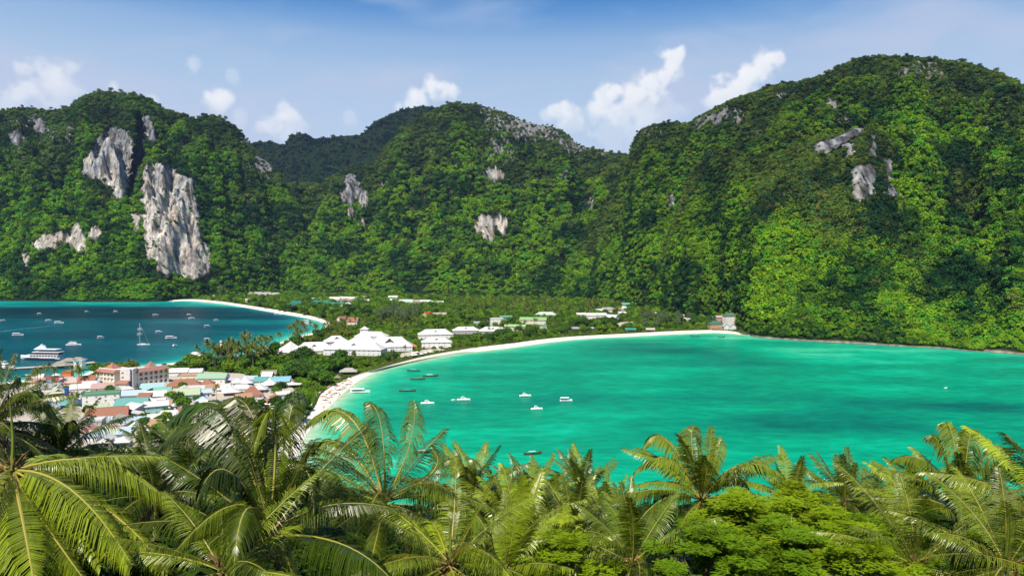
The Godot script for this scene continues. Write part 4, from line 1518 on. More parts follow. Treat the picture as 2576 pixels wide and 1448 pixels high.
# ---------------------------------------------------------------- the white-roofed resort and the hamlets further off
func make_resort() -> void:
	var w := Color(0.80, 0.80, 0.80)
	var t := [
		[0, 782, 890, 44, 26, 3.5, "hip", 8.0, w, WHITE, 14, "resort wing with a white hipped roof nearest the dark trees", {"dormer": 5.0}],
		[0, 888, 894, 62, 24, 6.5, "hip", 7.5, w, PALE, -6, "longest white roofed resort block above the beachfront garden", {"dormer": 5.0}],
		[0, 722, 892, 22, 24, 3, "hip", 10, w, WHITE, 55, "steep white resort hall with spiked ridge ends", {}],
		[2, 850, 585, 26, 18, 4, "hip", 6, w, PALE, 25, "white resort pavilion behind the long block", {"dormer": 5.0}],
		[2, 1090, 590, 34, 18, 4, "hip", 5, w, WHITE, 4, "white resort roof joining the lobby to the long block", {}],
		[0, 975, 884, 50, 26, 5.5, "hip", 9.5, w, PALE, 8, "big resort lobby with a small gable in its steep white roof", {"dormer": 9.0}],
		[2, 1180, 545, 40, 18, 5, "hip", 5.5, w, WHITE, -8, "long white roof behind the big resort lobby", {}],
		[2, 1770, 612, 34, 18, 6.5, "hip", 4.6, w, WHITE, 8, "two-storey white resort block beside the pool parasols", {"dormer": 4.0}],
		[2, 1760, 530, 44, 20, 5.5, "hip", 6, w, WHITE, 12, "white resort block behind the two-storey one", {"dormer": 4.0}],
		[2, 2040, 488, 36, 16, 5, "hip", 4.5, w, GREY, 6, "white hipped bungalow row beside the resort blocks", {"dormer": 4.0}],
		[2, 2290, 488, 36, 16, 5, "hip", 4.5, w, GREY, 4, "white hipped bungalow row in the middle of the beach trees", {"dormer": 4.0}],
		[3, 110, 592, 36, 15, 4.5, "hip", 4.5, w, GREY, 2, "last white hipped bungalow row before the green halls", {"dormer": 4.0}],
		[2, 1120, 520, 10, 10, 11, "pyramid", 3.5, w, PALE, 0, "small white lookout tower with a pyramid roof", {}],
		[2, 1570, 625, 6, 6, 3.2, "pyramid", 3.0, ORANGE, WHITE, 10, "orange roofed shrine pavilion by the resort lobby", {"open": true}],
		[2, 970, 855, 14, 9, 2.8, "hip", 2.6, Color(0.5, 0.48, 0.44), CREAM, 10, "grey thatched beach bar at the edge of the sand", {"open": true}],
		[2, 250, 885, 12, 8, 3.2, "gable", 2.6, Color(0.34, 0.32, 0.2), WHITE, 5, "mossy thatched house above the teal roofs", {}],
		[2, 875, 905, 4.5, 4.5, 2.4, "pyramid", 2.0, Color(0.30, 0.26, 0.2), CREAM, 0, "little thatched hut at the head of the beach", {"open": true}],
		# beyond the resort
		[3, 145, 520, 19, 12, 11, "flat", 0.4, WHITE, WHITE, 12, "tall white cube-shaped building behind the bungalows", {}],
		[3, 225, 480, 20, 10, 7, "gable", 2.5, GREEN, Color(0.12, 0.34, 0.36), 12, "green roofed block behind the white cube", {}],
		[3, 470, 505, 42, 12, 6.5, "gable", 4.2, Color(0.30, 0.52, 0.22), CREAM, -10, "long light green roofed school hall", {}],
		[3, 310, 562, 30, 9, 6, "gable", 2.6, Color(0.36, 0.58, 0.26), CREAM, -10, "lower light green wing in front of the school hall", {}],
		[3, 580, 440, 38, 16, 4, "hip", 4.5, Color(0.62, 0.74, 0.64), Color(0.2, 0.4, 0.3), -4, "wide pale mint roof behind the school hall", {}],
		[3, 560, 548, 10, 7, 4.5, "gable", 2, Color(0.14, 0.36, 0.22), CREAM, -10, "small dark green roof among the trees by the school", {}],
		[3, 890, 440, 14, 9, 3.5, "gable", 2.4, WHITE, PALE, 10, "white house nearest the school in the back hamlet", {}],
		[3, 985, 455, 14, 10, 5, "gable", 3, PALE, CREAM, -10, "cream house with a white ridge in the back hamlet", {}],
		[3, 1045, 405, 14, 9, 4, "gable", 2.4, PALE, PALE, 12, "pale roof high up in the back hamlet", {}],
		[3, 1120, 400, 16, 9, 5, "gable", 3, GREY, CREAM, 4, "grey roof over a verandah in the back hamlet", {}],
		[3, 1205, 390, 15, 7, 3.5, "gable", 2, Color(0.5, 0.24, 0.16), PALE, 6, "orange brown roof at the top of the back hamlet", {}],
		[3, 1290, 385, 14, 8, 4, "gable", 2.6, PALE, PALE, -15, "white roof at the upper end of the back hamlet", {}],
		[3, 1250, 425, 12, 8, 3.5, "gable", 2, PALE, PALE, 12, "white roof beside the open gable of the back hamlet", {}],
		[3, 1165, 478, 17, 11, 4.6, "gable", 4, WHITE, WHITE, -40, "large white house with a dark gable in the back hamlet", {}],
		[3, 1070, 445, 14, 8, 4, "gable", 2.5, WHITE, PALE, 12, "white house in the middle of the back hamlet", {}],
		[3, 880, 492, 12, 6, 2.6, "shed", 1.2, PALE, GREY, 0, "low grey shelter on the playing field", {"open": true}],
		[3, 945, 475, 12, 6, 2.8, "gable", 1.6, PALE, PALE, 5, "low white hut on the edge of the playing field", {}],
		[3, 900, 560, 28, 6, 2.6, "shed", 1.2, Color(0.40, 0.46, 0.52), PALE, 4, "long grey-blue shelter under the beach trees", {"open": true}],
		[3, 1285, 350, 16, 9, 4.5, "gable", 3, Color(0.12, 0.44, 0.24), Color(0.45, 0.62, 0.75), 2, "green roofed house on its own up the slope", {}],
		[3, 1535, 432, 9, 7, 3, "gable", 2.4, PALE, PALE, -40, "white gable peeping from the trees above the far beach", {}],
		[3, 1815, 446, 10, 6, 3, "gable", 1.6, WHITE, PALE, 6, "upper of two little white bungalows by the far beach", {}],
		[3, 1832, 478, 11, 6, 3, "gable", 1.6, WHITE, PALE, 4, "lower of two little white bungalows by the far beach", {}],
		[3, 1985, 440, 10, 6, 3.2, "gable", 1.6, GREY, Color(0.3, 0.2, 0.16), 4, "brown walled bungalow below the jungle slope", {}],
		[3, 2030, 468, 10, 6, 3, "gable", 2.6, Color(0.10, 0.36, 0.26), PALE, 40, "green gabled bungalow behind the beach restaurant", {}],
		[3, 2125, 485, 14, 8, 7, "gable", 2.2, Color(0.55, 0.42, 0.40), Color(0.5, 0.3, 0.28), 0, "pink walled guesthouse behind the three-storey one", {}],
		[3, 2210, 520, 17, 10, 15, "hip", 3.2, Color(0.10, 0.20, 0.16), WHITE, 14, "white three-storey guesthouse at the end of the beach", {}],
		[3, 2080, 548, 17, 10, 7.5, "hip", 3.0, Color(0.08, 0.19, 0.14), TAN, 8, "beach restaurant with a dark green roof and brown terrace", {}],
		[3, 2170, 552, 8, 7, 4.5, "gable", 2.8, Color(0.55, 0.66, 0.64), PALE, 90, "first of two small white gables in front of the guesthouse", {}],
		[3, 2225, 553, 8, 7, 4.5, "gable", 2.8, Color(0.55, 0.66, 0.64), PALE, 90, "second of two small white gables, nearest the rocks", {}],
		[3, 1325, 570, 12, 5, 2.6, "gable", 1.4, Color(0.05, 0.36, 0.25), PALE, 0, "green awning stall on the beach edge", {"open": true}],
		[3, 1500, 570, 10, 5, 2.6, "gable", 1.6, Color(0.6, 0.5, 0.46), CREAM, 0, "pale beach hut under the feathery trees", {"open": true}],
		# the far village behind the left bay
		[2, 60, 140, 34, 16, 4, "hip", 5, Color(0.40, 0.30, 0.28), PALE, 0, "brownish long roof first in the row behind the far beach", {}],
		[2, 155, 140, 30, 14, 4, "hip", 5, Color(0.46, 0.42, 0.42), PALE, 0, "second long grey roof in the row behind the far beach", {}],
		[2, 235, 143, 30, 14, 4, "hip", 5, Color(0.46, 0.44, 0.44), PALE, 0, "third long grey roof in the row behind the far beach", {}],
		[2, 315, 145, 28, 14, 4, "hip", 4.5, Color(0.46, 0.44, 0.44), PALE, 0, "last long grey roof in the row behind the far beach", {}],
		[2, 70, 200, 14, 12, 4, "gable", 3, PINK, CREAM, 20, "pinkish hut between the far beach and the long roofs", {}],
		[2, 690, 178, 24, 9, 4, "flat", 0.4, WHITE, CREAM, 0, "cream flat-roofed building in the far village", {}],
		[2, 850, 190, 22, 12, 4.5, "gable", 4, WHITE, CREAM, 0, "first white ridge of the far village, beside the green roofs", {}],
		[2, 935, 180, 18, 10, 4, "gable", 3, WHITE, PALE, 0, "second white ridge of the far village", {}],
		[2, 1010, 185, 20, 10, 4, "gable", 3.5, WHITE, PINK, 0, "third white ridge of the far village", {}],
		[2, 970, 205, 30, 9, 5, "gable", 3, Color(0.36, 0.26, 0.24), Color(0.45, 0.36, 0.34), 0, "brown terrace in front of the white ridges", {}],
		[2, 500, 235, 26, 12, 5, "hip", 4.5, Color(0.03, 0.20, 0.19), Color(0.05, 0.28, 0.42), 4, "teal roofed building with bright blue walls in the far village", {}],
		[2, 690, 225, 24, 12, 4, "hip", 4.5, Color(0.03, 0.24, 0.19), PALE, 4, "dark green hipped roof in the far village", {}],
		[2, 770, 225, 20, 12, 4, "hip", 4.5, Color(0.03, 0.24, 0.19), PALE, 4, "second dark green hipped roof in the far village", {}],
		[2, 860, 240, 32, 10, 5, "gable", 3, Color(0.05, 0.26, 0.20), WHITE, 2, "long white walled schoolroom with a green roof", {}],
		[2, 950, 235, 22, 10, 3.5, "hip", 3, PALE, PALE, 0, "pale hall on the edge of the far playing field", {}],
		[2, 1058, 195, 9, 8, 5, "flat", 0.4, Color(0.05, 0.5, 0.5), TEAL, 0, "bright turquoise kiosk in the far village", {}],
		[2, 1125, 175, 16, 8, 7, "flat", 0.4, WHITE, CREAM, 0, "tall cream building standing alone in the far village", {}],
		[2, 1120, 205, 20, 9, 4, "gable", 3, PALE, WHITE, 0, "white house in front of the tall cream building", {}],
		[2, 1380, 175, 20, 9, 5, "shed", 3, PALE, GREY, 0, "sloping white roof above the dark casuarinas", {}],
		[2, 1390, 195, 16, 7, 3.5, "gable", 2.5, WHITE, PALE, 0, "small white roof below the sloping one", {}],
		[2, 1495, 208, 28, 9, 4, "gable", 3, WHITE, CREAM, 0, "long white roof first past the casuarinas", {}],
		[2, 1515, 218, 20, 8, 3.5, "gable", 2.6, MINT, PALE, 0, "mint roof in front of the long white one", {}],
		[2, 1600, 208, 14, 8, 4, "gable", 2.6, Color(0.55, 0.36, 0.34), PALE, 0, "reddish roof in the row past the casuarinas", {}],
		[2, 1680, 212, 22, 9, 4, "gable", 3, PALE, PALE, 0, "white roof in the middle of the row past the casuarinas", {}],
		[2, 1785, 220, 24, 8, 4, "gable", 2.6, Color(0.6, 0.68, 0.6), PALE, 0, "last pale roof in the row past the casuarinas", {}],
		[2, 915, 375, 14, 10, 4, "gable", 4.5, TERRA, CREAM, 50, "smaller terracotta roof among the palms", {}],
		[2, 1015, 405, 18, 11, 5, "gable", 6, TERRA, CREAM, -10, "larger terracotta house among the palms", {}],
		[2, 1692, 315, 9, 8, 3, "gable", 3, Color(0.5, 0.06, 0.04), CREAM, 20, "lone bright red roof in the green woods", {}],
		[2, 2180, 405, 22, 9, 3, "shed", 1.4, Color(0.45, 0.52, 0.62), PALE, 4, "blue-grey shed roof behind the bungalow rows", {}],
		[1, 1660, 160, 12, 8, 6, "pyramid", 4, Color(0.35, 0.10, 0.07), TAN, 0, "dark red beach lodge at the start of the far beach", {}],
		[1, 1760, 160, 12, 8, 4, "gable", 4, Color(0.42, 0.12, 0.09), TAN, 0, "red roofed hut beside the dark red lodge", {}],
		[1, 1860, 150, 12, 8, 4, "gable", 4, Color(0.5, 0.22, 0.16), CREAM, 0, "orange red hut near the big casuarina", {}],
		[1, 1925, 165, 12, 10, 2.5, "pyramid", 6, Color(0.42, 0.34, 0.24), CREAM, 0, "steep thatched hut beneath the big casuarina", {"open": true}],
	]
	for q in t:
		if q[0] == 3 and q[1] > 600 or q[0] == 2 and q[2] < 260 or q[0] == 1:
			q[3] *= 1.18
			q[4] *= 1.2
			q[5] *= 1.05
			q[7] *= 1.35
		house("resort_building" if q[8] == w else "village_house" if not q[12].get("open", false) else "canopy", q[11], "building" if q[8] == w else "house" if not q[12].get("open", false) else "canopy", spot(q[0], q[1], q[2]) + Vector3(0, 0, -q[4] / 2.0), deg_to_rad(q[10]), q[3], q[4], q[5], q[6], q[7], q[8], q[9], q[12])
	var umb := []
	for q in [[2, 1565, 680], [2, 1600, 672], [2, 1640, 688], [2, 1680, 675], [2, 1590, 695], [2, 1900, 615], [2, 1560, 700], [2, 1720, 665]]:
		parasol(spot(q[0], q[1], q[2]), 4.5, 2.4, Color(0.74, 0.74, 0.72), "white parasol on the resort's pool terrace", "white parasols on the resort's pool terrace")
		umb.append(get_child(-1))
	var umb2 := []
	for k in 14:
		parasol(spot(8, 1520 + (k % 7) * 120 + rf(-30, 30), 1290 + (k / 7) * 90 + rf(-20, 20)), 3.4, 2.3, Color(0.74, 0.72, 0.70), "white parasol in the garden restaurant by the terracotta pavilion", "white parasols round the terracotta pavilion")
		umb2.append(get_child(-1))
	var beach := []
	for k in 18:
		parasol(spot(2, lerpf(745, 985, k / 17.0) + rf(-8, 8), lerpf(1075, 905, k / 17.0) + rf(-10, 10)) + Vector3(0, -0.3, 0), 2.8, 2.0, [Color(0.55, 0.12, 0.08), Color(0.62, 0.30, 0.12), Color(0.7, 0.68, 0.62), Color(0.06, 0.30, 0.22), Color(0.45, 0.10, 0.08)][k % 5], "beach parasol along the back of the curving sand", "parasols along the back of the curving sand")
		beach.append(get_child(-1))
	by_place(beach, "beach parasol along the back of the curving sand")
	by_place(umb, "white parasol on the resort's pool terrace")
	by_place(umb2, "white parasol by the terracotta pavilion")

# ---------------------------------------------------------------- piers and boats
func make_pier() -> void:
	var a := on_level(20, 926, 1.6)
	var b := on_level(145, 919, 1.6)
	var c := on_level(238, 910, 1.6)
	var o := thing("pier", "pale concrete pier with piles reaching into the blue bay", "pier", b)
	for seg in [[a, b, 7.0], [b, c, 9.0]]:
		var p: Vector3 = seg[0] - b
		var q: Vector3 = seg[1] - b
		var along := q - p
		var yaw := atan2(-along.z, along.x)
		var g := Geo.new()
		g.col = Color(0.60, 0.52, 0.44)
		g.box(Vector3.ZERO, Vector3(along.length() + 0.02, 0.5, seg[2]))
		part("deck", g.mesh(M.wall), o, (p + q) / 2 + Vector3(0, -0.25 if seg[2] > 8 else -0.254, 0), yaw)
		for k in 7:
			for sz: float in [-1.0, 1.0]:
				g = Geo.new()
				g.col = Color(0.30, 0.27, 0.24)
				g.tube([Vector3(0, -4, 0), Vector3(0, -0.4, 0)], [0.25, 0.25], 6)
				part("pile", g.mesh(M.wall), o, p.lerp(q, (k + 0.5) / 7.0) + Vector3(sin(yaw), 0, cos(yaw)) * sz * (seg[2] * 0.42))
	var i := 0
	for q in [[7, 1370, 400, 13], [7, 1560, 320, 13], [7, 1760, 300, 13]]:
		var v := from_crop(q[0], q[1], q[2])
		house("canopy", ["grey roofed pavilion at the landward start of the pier", "middle grey roofed pavilion on the pier", "grey roofed pavilion nearest the pier's seaward tip"][i], "pavilion", on_level(v.x, v.y + 6, 1.6), 0.1, q[3], 9, 3, "hip", 2.4, Color(0.36, 0.34, 0.27), PALE, {"open": true})
		i += 1

func hull_geo(l: float, beam: float, h: float, bow_up: float, stern_up: float, col: Color, bow_sharp := 1.6) -> Geo:
	# bow towards +x
	var g := Geo.new()
	g.col = col
	var sec := []
	for k in 13:
		var t := k / 12.0
		var x := lerpf(-l / 2, l / 2, t)
		var wdt := beam / 2 * pow(maxf(0.02, 1.0 - pow(t, bow_sharp * 2.0)), 0.7) * lerpf(0.82, 1.0, minf(1.0, t * 3.0))
		var top := h + bow_up * pow(t, 3.0) + stern_up * pow(1.0 - t, 3.0)
		var keel := -0.35 + bow_up * 0.55 * pow(t, 5.0) + stern_up * 0.4 * pow(1.0 - t, 4.0)
		var s := []
		s.append(Vector3(x, top, wdt))
		s.append(Vector3(x, lerpf(keel, top, 0.45), wdt * 0.9))
		s.append(Vector3(x, keel, wdt * 0.25))
		s.append(Vector3(x, keel, -wdt * 0.25))
		s.append(Vector3(x, lerpf(keel, top, 0.45), -wdt * 0.9))
		s.append(Vector3(x, top, -wdt))
		sec.append(s)
	for k in 12:
		for j in 5:
			g.quad(sec[k][j], sec[k][j + 1], sec[k + 1][j + 1], sec[k + 1][j])
	# deck a little below the rim
	for k in 12:
		var dn := Vector3(0, -0.18, 0)
		g.quad(sec[k][0] + dn, sec[k + 1][0] + dn, sec[k + 1][5] + dn, sec[k][5] + dn)
	var s0: Array = sec[0]
	for j in range(1, 5):
		g.tri(s0[0], s0[j + 1], s0[j])
	return g

func speedboat(p: Vector3, yaw: float, l: float, label: String, style: int, trim := Color(0.1, 0.22, 0.45)) -> void:
	var o := thing("speedboat", label, "boat", p, yaw)
	var beam := l * 0.29
	var h := 0.085 * l + 0.25
	part("hull", hull_geo(l, beam, h, 0.45, 0.0, Color(0.85, 0.85, 0.85)).mesh(M.hull), o)
	var g := Geo.new()
	g.col = trim
	for sz: float in [-1.0, 1.0]:
		g.box(Vector3(-l * 0.12, h * 0.62, sz * (beam * 0.485)), Vector3(l * 0.6, 0.16, 0.06))
	part("stripe", g.mesh(M.hull), o)
	g = Geo.new()
	g.col = Color(0.85, 0.85, 0.85)
	if style == 0:   # long canvas canopy on poles
		var sec := []
		for e in [-0.46, 0.22]:
			var s := []
			for k in 7:
				var a := PI * k / 6.0
				s.append(Vector3(e * l, h + 1.65 + sin(a) * 0.28, cos(a) * beam * 0.5))
			sec.append(s)
		g.loft(sec, true)
		part("canopy", g.mesh(M.paint), o)
		for q in [[-0.38, 1], [-0.38, -1], [0.12, 1], [0.12, -1]]:
			g = Geo.new()
			g.col = Color(0.6, 0.6, 0.6)
			g.tube([Vector3(q[0] * l, h - 0.2, q[1] * beam * 0.4), Vector3(q[0] * l, h + 1.7, q[1] * beam * 0.4)], [0.04, 0.04], 5)
			part("post", g.mesh(M.paint), o)
		g = Geo.new()
		g.col = Color(0.12, 0.16, 0.2)
		g.box(Vector3(-0.12 * l, h + 0.35, 0), Vector3(l * 0.46, 0.7, beam * 0.6))
		part("seats", g.mesh(M.paint), o)
	else:            # cabin cruiser
		var sec := []
		for q in [[-0.22, 0.0], [-0.2, 1.15], [0.05, 1.25], [0.2, 0.45], [0.33, 0.05]]:
			sec.append([Vector3(q[0] * l, h - 0.15, beam * 0.36), Vector3(q[0] * l, h + q[1], beam * 0.30), Vector3(q[0] * l, h + q[1], -beam * 0.30), Vector3(q[0] * l, h - 0.15, -beam * 0.36)])
		g.loft(sec, false, true)
		part("cabin", g.mesh(M.hull), o)
		g = Geo.new()
		g.col = Color(0.03, 0.04, 0.05)
		for sz: float in [-1.0, 1.0]:
			g.box(Vector3(-0.06 * l, h + 0.72, sz * beam * 0.335), Vector3(l * 0.22, 0.4, 0.06))
		part("window", g.mesh(M.glass), o)
		g = Geo.new()
		g.col = Color(0.76, 0.76, 0.76)
		g.box(Vector3(-0.08 * l, h + 1.75, 0), Vector3(l * 0.2, 0.1, beam * 0.6))
		for sz: float in [-1.0, 1.0]:
			g.tube([Vector3(-0.2 * l, h + 0.3, sz * beam * 0.3), Vector3(-0.12 * l, h + 1.8, sz * beam * 0.26)], [0.06, 0.06], 5)
		part("radar_arch", g.mesh(M.hull), o)
	g = Geo.new()
	g.col = Color(0.07, 0.07, 0.08)
	for sz in [-0.22, 0.22]:
		g.box(Vector3(-l * 0.53, h * 0.75, sz * beam), Vector3(0.6, 0.9, 0.42))
	part("outboard_motor", g.mesh(M.hull), o)

func longtail(p: Vector3, yaw: float, l: float, canopy: Color, label: String) -> void:
	var o := thing("longtail_boat", label, "boat", p, yaw)
	var beam := l * 0.15
	part("hull", hull_geo(l, beam, 0.5, 1.25, 0.5, Color(0.085, 0.05, 0.03), 1.3).mesh(M.wood), o)
	var g := Geo.new()
	g.col = Color(0.12, 0.07, 0.04)
	g.tube([Vector3(l * 0.47, 1.2, 0), Vector3(l * 0.53, 2.2, 0), Vector3(l * 0.55, 3.0, 0)], [0.14, 0.11, 0.05], 6)
	part("prow", g.mesh(M.wood), o)
	if canopy.a > 0.0:
		g = Geo.new()
		g.col = canopy
		var sec := []
		for e in [-0.24, 0.16]:
			var s := []
			for k in 7:
				var a := PI * k / 6.0
				s.append(Vector3(e * l, 1.75 + sin(a) * 0.22, cos(a) * beam * 0.55))
			sec.append(s)
		g.loft(sec, true)
		part("canopy", g.mesh(M.paint), o)
		for q in [[-0.22, 1], [-0.22, -1], [0.14, 1], [0.14, -1]]:
			g = Geo.new()
			g.col = Color(0.2, 0.14, 0.1)
			g.tube([Vector3(q[0] * l, 0.3, q[1] * beam * 0.45), Vector3(q[0] * l, 1.8, q[1] * beam * 0.5)], [0.035, 0.035], 4)
			part("post", g.mesh(M.wood), o)
	g = Geo.new()
	g.col = Color(0.10, 0.10, 0.11)
	g.box(Vector3(-l * 0.43, 1.15, 0), Vector3(0.8, 0.55, 0.5))
	part("engine", g.mesh(M.hull), o)
	g = Geo.new()
	g.col = Color(0.16, 0.13, 0.11)
	g.tube([Vector3(-l * 0.43, 1.15, 0), Vector3(-l * 0.80, 0.35, 0.2)], [0.05, 0.035], 5)
	part("propeller_shaft", g.mesh(M.hull), o)

func make_boats() -> void:
	# small white boats moored in the far bay: crop-1 spot, length, heading, style, label
	var t := [
		[24, 372, 9, 10, 0, "white canopied boat at the very edge of the far bay"],
		[352, 310, 9, 5, 0, "white canopied boat moored above the wake"],
		[435, 372, 11, 12, 0, "white canopied boat just ahead of the wake"],
		[530, 390, 15, 8, 0, "long blue and white speedboat trailing a wake"],
		[782, 290, 9, 0, 0, "white boat far out, nearer the cliffs, first of two"],
		[1044, 288, 9, 0, 0, "white boat far out below the big cliff"],
		[1405, 322, 12, 5, 0, "blue hulled white boat near the head of the bay"],
		[1708, 318, 9, 0, 0, "small white boat off the far beach, the upper of a pair"],
		[1733, 354, 13, 5, 0, "larger white boat off the far beach, the lower of a pair"],
		[1955, 370, 10, 10, 0, "white boat closest to the shallows of the far beach"],
		[1872, 424, 11, 8, 0, "white boat in mid bay with a bright canopy, off the shallows"],
		[1265, 453, 8, 0, 0, "white boat hidden partly by the yacht's mast"],
		[1262, 500, 8, 0, 0, "white boat just beside the yacht's mast"],
		[1434, 476, 10, 0, 0, "white boat alone to the seaward side of the yacht"],
		[1545, 528, 15, 14, 0, "large tilted-looking white boat beyond the yacht"],
		[1575, 598, 8, 14, 1, "small open white boat near the palm-lined shore"],
		[1872, 545, 9, 0, 0, "white boat just behind the tall shore palms"],
		[906, 525, 9, 0, 0, "white boat in the middle of the bay with an orange buoy"],
		[158, 500, 15, 8, 0, "blue decked dive boat with a white top"],
		[2250, 515, 12, 10, 0, "white boat behind the palms in the pale shallows"],
	]
	for q in t:
		speedboat(on_level(from_crop(1, q[0], q[1]).x, from_crop(1, q[0], q[1]).y), deg_to_rad(q[3] + (rf(28, 50) if q[2] < 15 else rf(-3, 3))), q[2] * 0.95, q[5], q[4], Color(0.06, 0.16, 0.42))
	for q in [[545, 370, 20, 0, "upper of the white ferries drawn up at the far beach"], [555, 390, 18, 0, "lower of the white ferries drawn up at the far beach"], [290, 300, 14, 5, "white boat among the dark longtails at the far beach"]]:
		speedboat(spot(2, q[0] + 50, q[1]) * Vector3(1, 0, 1), deg_to_rad(q[3]), q[2], q[4], 0)
	# the wake
	var g := Geo.new()
	g.col = Color(0.75, 0.82, 0.82)
	var a := spot(1, 495, 396)
	var b := spot(1, -60, 455)
	for k in 24:
		var p := a.lerp(b, k / 24.0)
		var q := a.lerp(b, (k + 1) / 24.0)
		var w0 := lerpf(1.6, 3.2, k / 24.0) * (0.8 + 0.4 * sin(k * 2.3))
		var w1 := lerpf(1.6, 3.2, (k + 1) / 24.0) * (0.8 + 0.4 * sin((k + 1) * 2.3))
		p.y = 0.05
		q.y = 0.05
		g.quad(p + Vector3(0, 0, w0), p - Vector3(0, 0, w0), q - Vector3(0, 0, w1), q + Vector3(0, 0, w1))
	var wk := struct("wake", g.mesh(M.foam), "white wake behind the blue and white speedboat")
	wk.set_meta("kind", "stuff")
	# catamaran with two decks
	cruiser(spot(1, 662, 572) * Vector3(1, 0, 1), deg_to_rad(8), 17, "stubby white two-deck tour boat in the middle of the bay", "tour_boat")
	# sailing yacht
	var p := spot(1, 1295, 570) * Vector3(1, 0, 1)
	var o := thing("sailing_yacht", "white sailing yacht with a tall bare mast", "boat", p, deg_to_rad(10))
	part("hull", hull_geo(14, 3.6, 1.2, 0.4, 0.1, Color(0.78, 0.78, 0.76)).mesh(M.hull), o)
	g = Geo.new()
	g.col = Color(0.7, 0.72, 0.72)
	g.tube([Vector3(-4.0, 1, 0), Vector3(-4.0, 27, 0)], [0.16, 0.1], 6)
	part("mast", g.mesh(M.hull), o)
	g = Geo.new()
	g.col = Color(0.12, 0.3, 0.4)
	g.tube([Vector3(-4.0, 3, 0), Vector3(2.0, 3, 0)], [0.22, 0.2], 6)
	part("boom", g.mesh(M.paint), o)
	g = Geo.new()
	g.col = Color(0.6, 0.6, 0.6)
	g.tube([Vector3(-6.6, 1.2, 0), Vector3(-4.0, 26.5, 0)], [0.05, 0.05], 4)
	g.tube([Vector3(6.0, 1.6, 0), Vector3(-4.0, 26.5, 0)], [0.05, 0.05], 4)
	part("stay", g.mesh(M.hull), o)
	g = Geo.new()
	g.col = Color(0.74, 0.74, 0.74)
	g.box(Vector3(0, 1.6, 0), Vector3(5, 0.9, 2))
	part("cabin", g.mesh(M.hull), o)
	# the ferry and the big yacht at the pier
	ferry(on_level(103, 904), deg_to_rad(174), 46)
	cruiser(on_level(2, 927), deg_to_rad(-6), 27, "sleek white motor yacht moored at the near side of the pier", "motor_yacht")
	longtail(on_level(70, 947), deg_to_rad(6), 11, Color(0.7, 0.72, 0.74), "longtail boat with a pale cover near the waterfront palms")
	# longtails off the far beach
	for q in [[2, 60, 248, 12, "dark longtail off the far beach, first from the jungle end"], [2, 150, 292, 13, "dark longtail in the cluster off the far beach, seaward side"], [2, 205, 300, 11, "small dark longtail in the cluster off the far beach"], [2, 265, 306, 18, "largest dark longtail in the cluster off the far beach"], [2, 330, 288, 14, "dark longtail nearest the sand in the far cluster"], [1, 1640, 275, 11, "lone dark longtail at the head of the far bay"]]:
		longtail(spot(q[0], q[1], q[2]) * Vector3(1, 0, 1), deg_to_rad(rf(-8, 8)), q[3], Color(0, 0, 0, 0), q[4])
	speedboat(spot(1, 1550, 188) * Vector3(1, 0, 1), 0.05, 12, "blue topped boat at the jungle end of the far beach", 0)
	# the emerald bay
	longtail(spot(2, 1568, 800) * Vector3(1, 0, 1), deg_to_rad(176), 12, Color(0.16, 0.3, 0.45), "longtail with a blue cover closest to the resort beach")
	longtail(spot(2, 1722, 846) * Vector3(1, 0, 1), deg_to_rad(6), 13.5, Color(0.5, 0.62, 0.68), "longtail with a white cover, outermost of the upper three")
	longtail(spot(2, 1608, 875) * Vector3(1, 0, 1), deg_to_rad(4), 12.5, Color(0.12, 0.2, 0.1), "longtail with a dark cover, lowest of the upper three")
	longtail(spot(2, 1515, 980) * Vector3(1, 0, 1), deg_to_rad(4), 13, Color(0.05, 0.22, 0.55), "longtail with a bright blue cover off the curving beach")
	longtail(on_level(1340, 1143), deg_to_rad(10), 9.5, Color(0.3, 0.5, 0.68), "longtail with a light blue cover alone in the near water")
	longtail(on_level(1062, 1140), deg_to_rad(8), 9.5, Color(0.62, 0.66, 0.68), "longtail with a white cover half hidden by palm fronds")
	speedboat(on_level(905, 988), deg_to_rad(3), 15.5, "long white tour boat lying at the sand of the curving beach", 0, Color(0.3, 0.34, 0.4))
	speedboat(on_level(1075, 1016), deg_to_rad(4), 9.6, "white cruiser partly behind a palm frond", 1, Color(0.6, 0.6, 0.62))
	speedboat(on_level(1166, 1007), deg_to_rad(3), 9.8, "white cruiser with a dinghy astern", 1, Color(0.6, 0.6, 0.62))
	speedboat(on_level(1321, 997), deg_to_rad(6), 9.0, "white cruiser furthest out of the group of three", 1, Color(0.5, 0.5, 0.55))
	speedboat(on_level(1350, 1030), deg_to_rad(5), 8.2, "white cruiser closest to the viewer of the group of three", 1, Color(0.5, 0.5, 0.5))
	speedboat(on_level(1424, 1009), deg_to_rad(2), 9.2, "low white open speedboat apart from the other two", 0, Color(0.55, 0.6, 0.62))
	dinghy(on_level(1140, 1006), "tiny dinghy trailing behind a white cruiser")
	longtail(spot(3, 1888, 594) * Vector3(1, 0, 1), deg_to_rad(170), 12, Color(0, 0, 0, 0), "brown longtail drawn up on the far end of the emerald bay")
	longtail(spot(3, 2125, 604) * Vector3(1, 0, 1), deg_to_rad(8), 9, Color(0.1, 0.3, 0.2), "small green topped longtail by the rocks of the emerald bay")
	dinghy(on_level(2380, 976), "tiny white dinghy alone on the open emerald water")

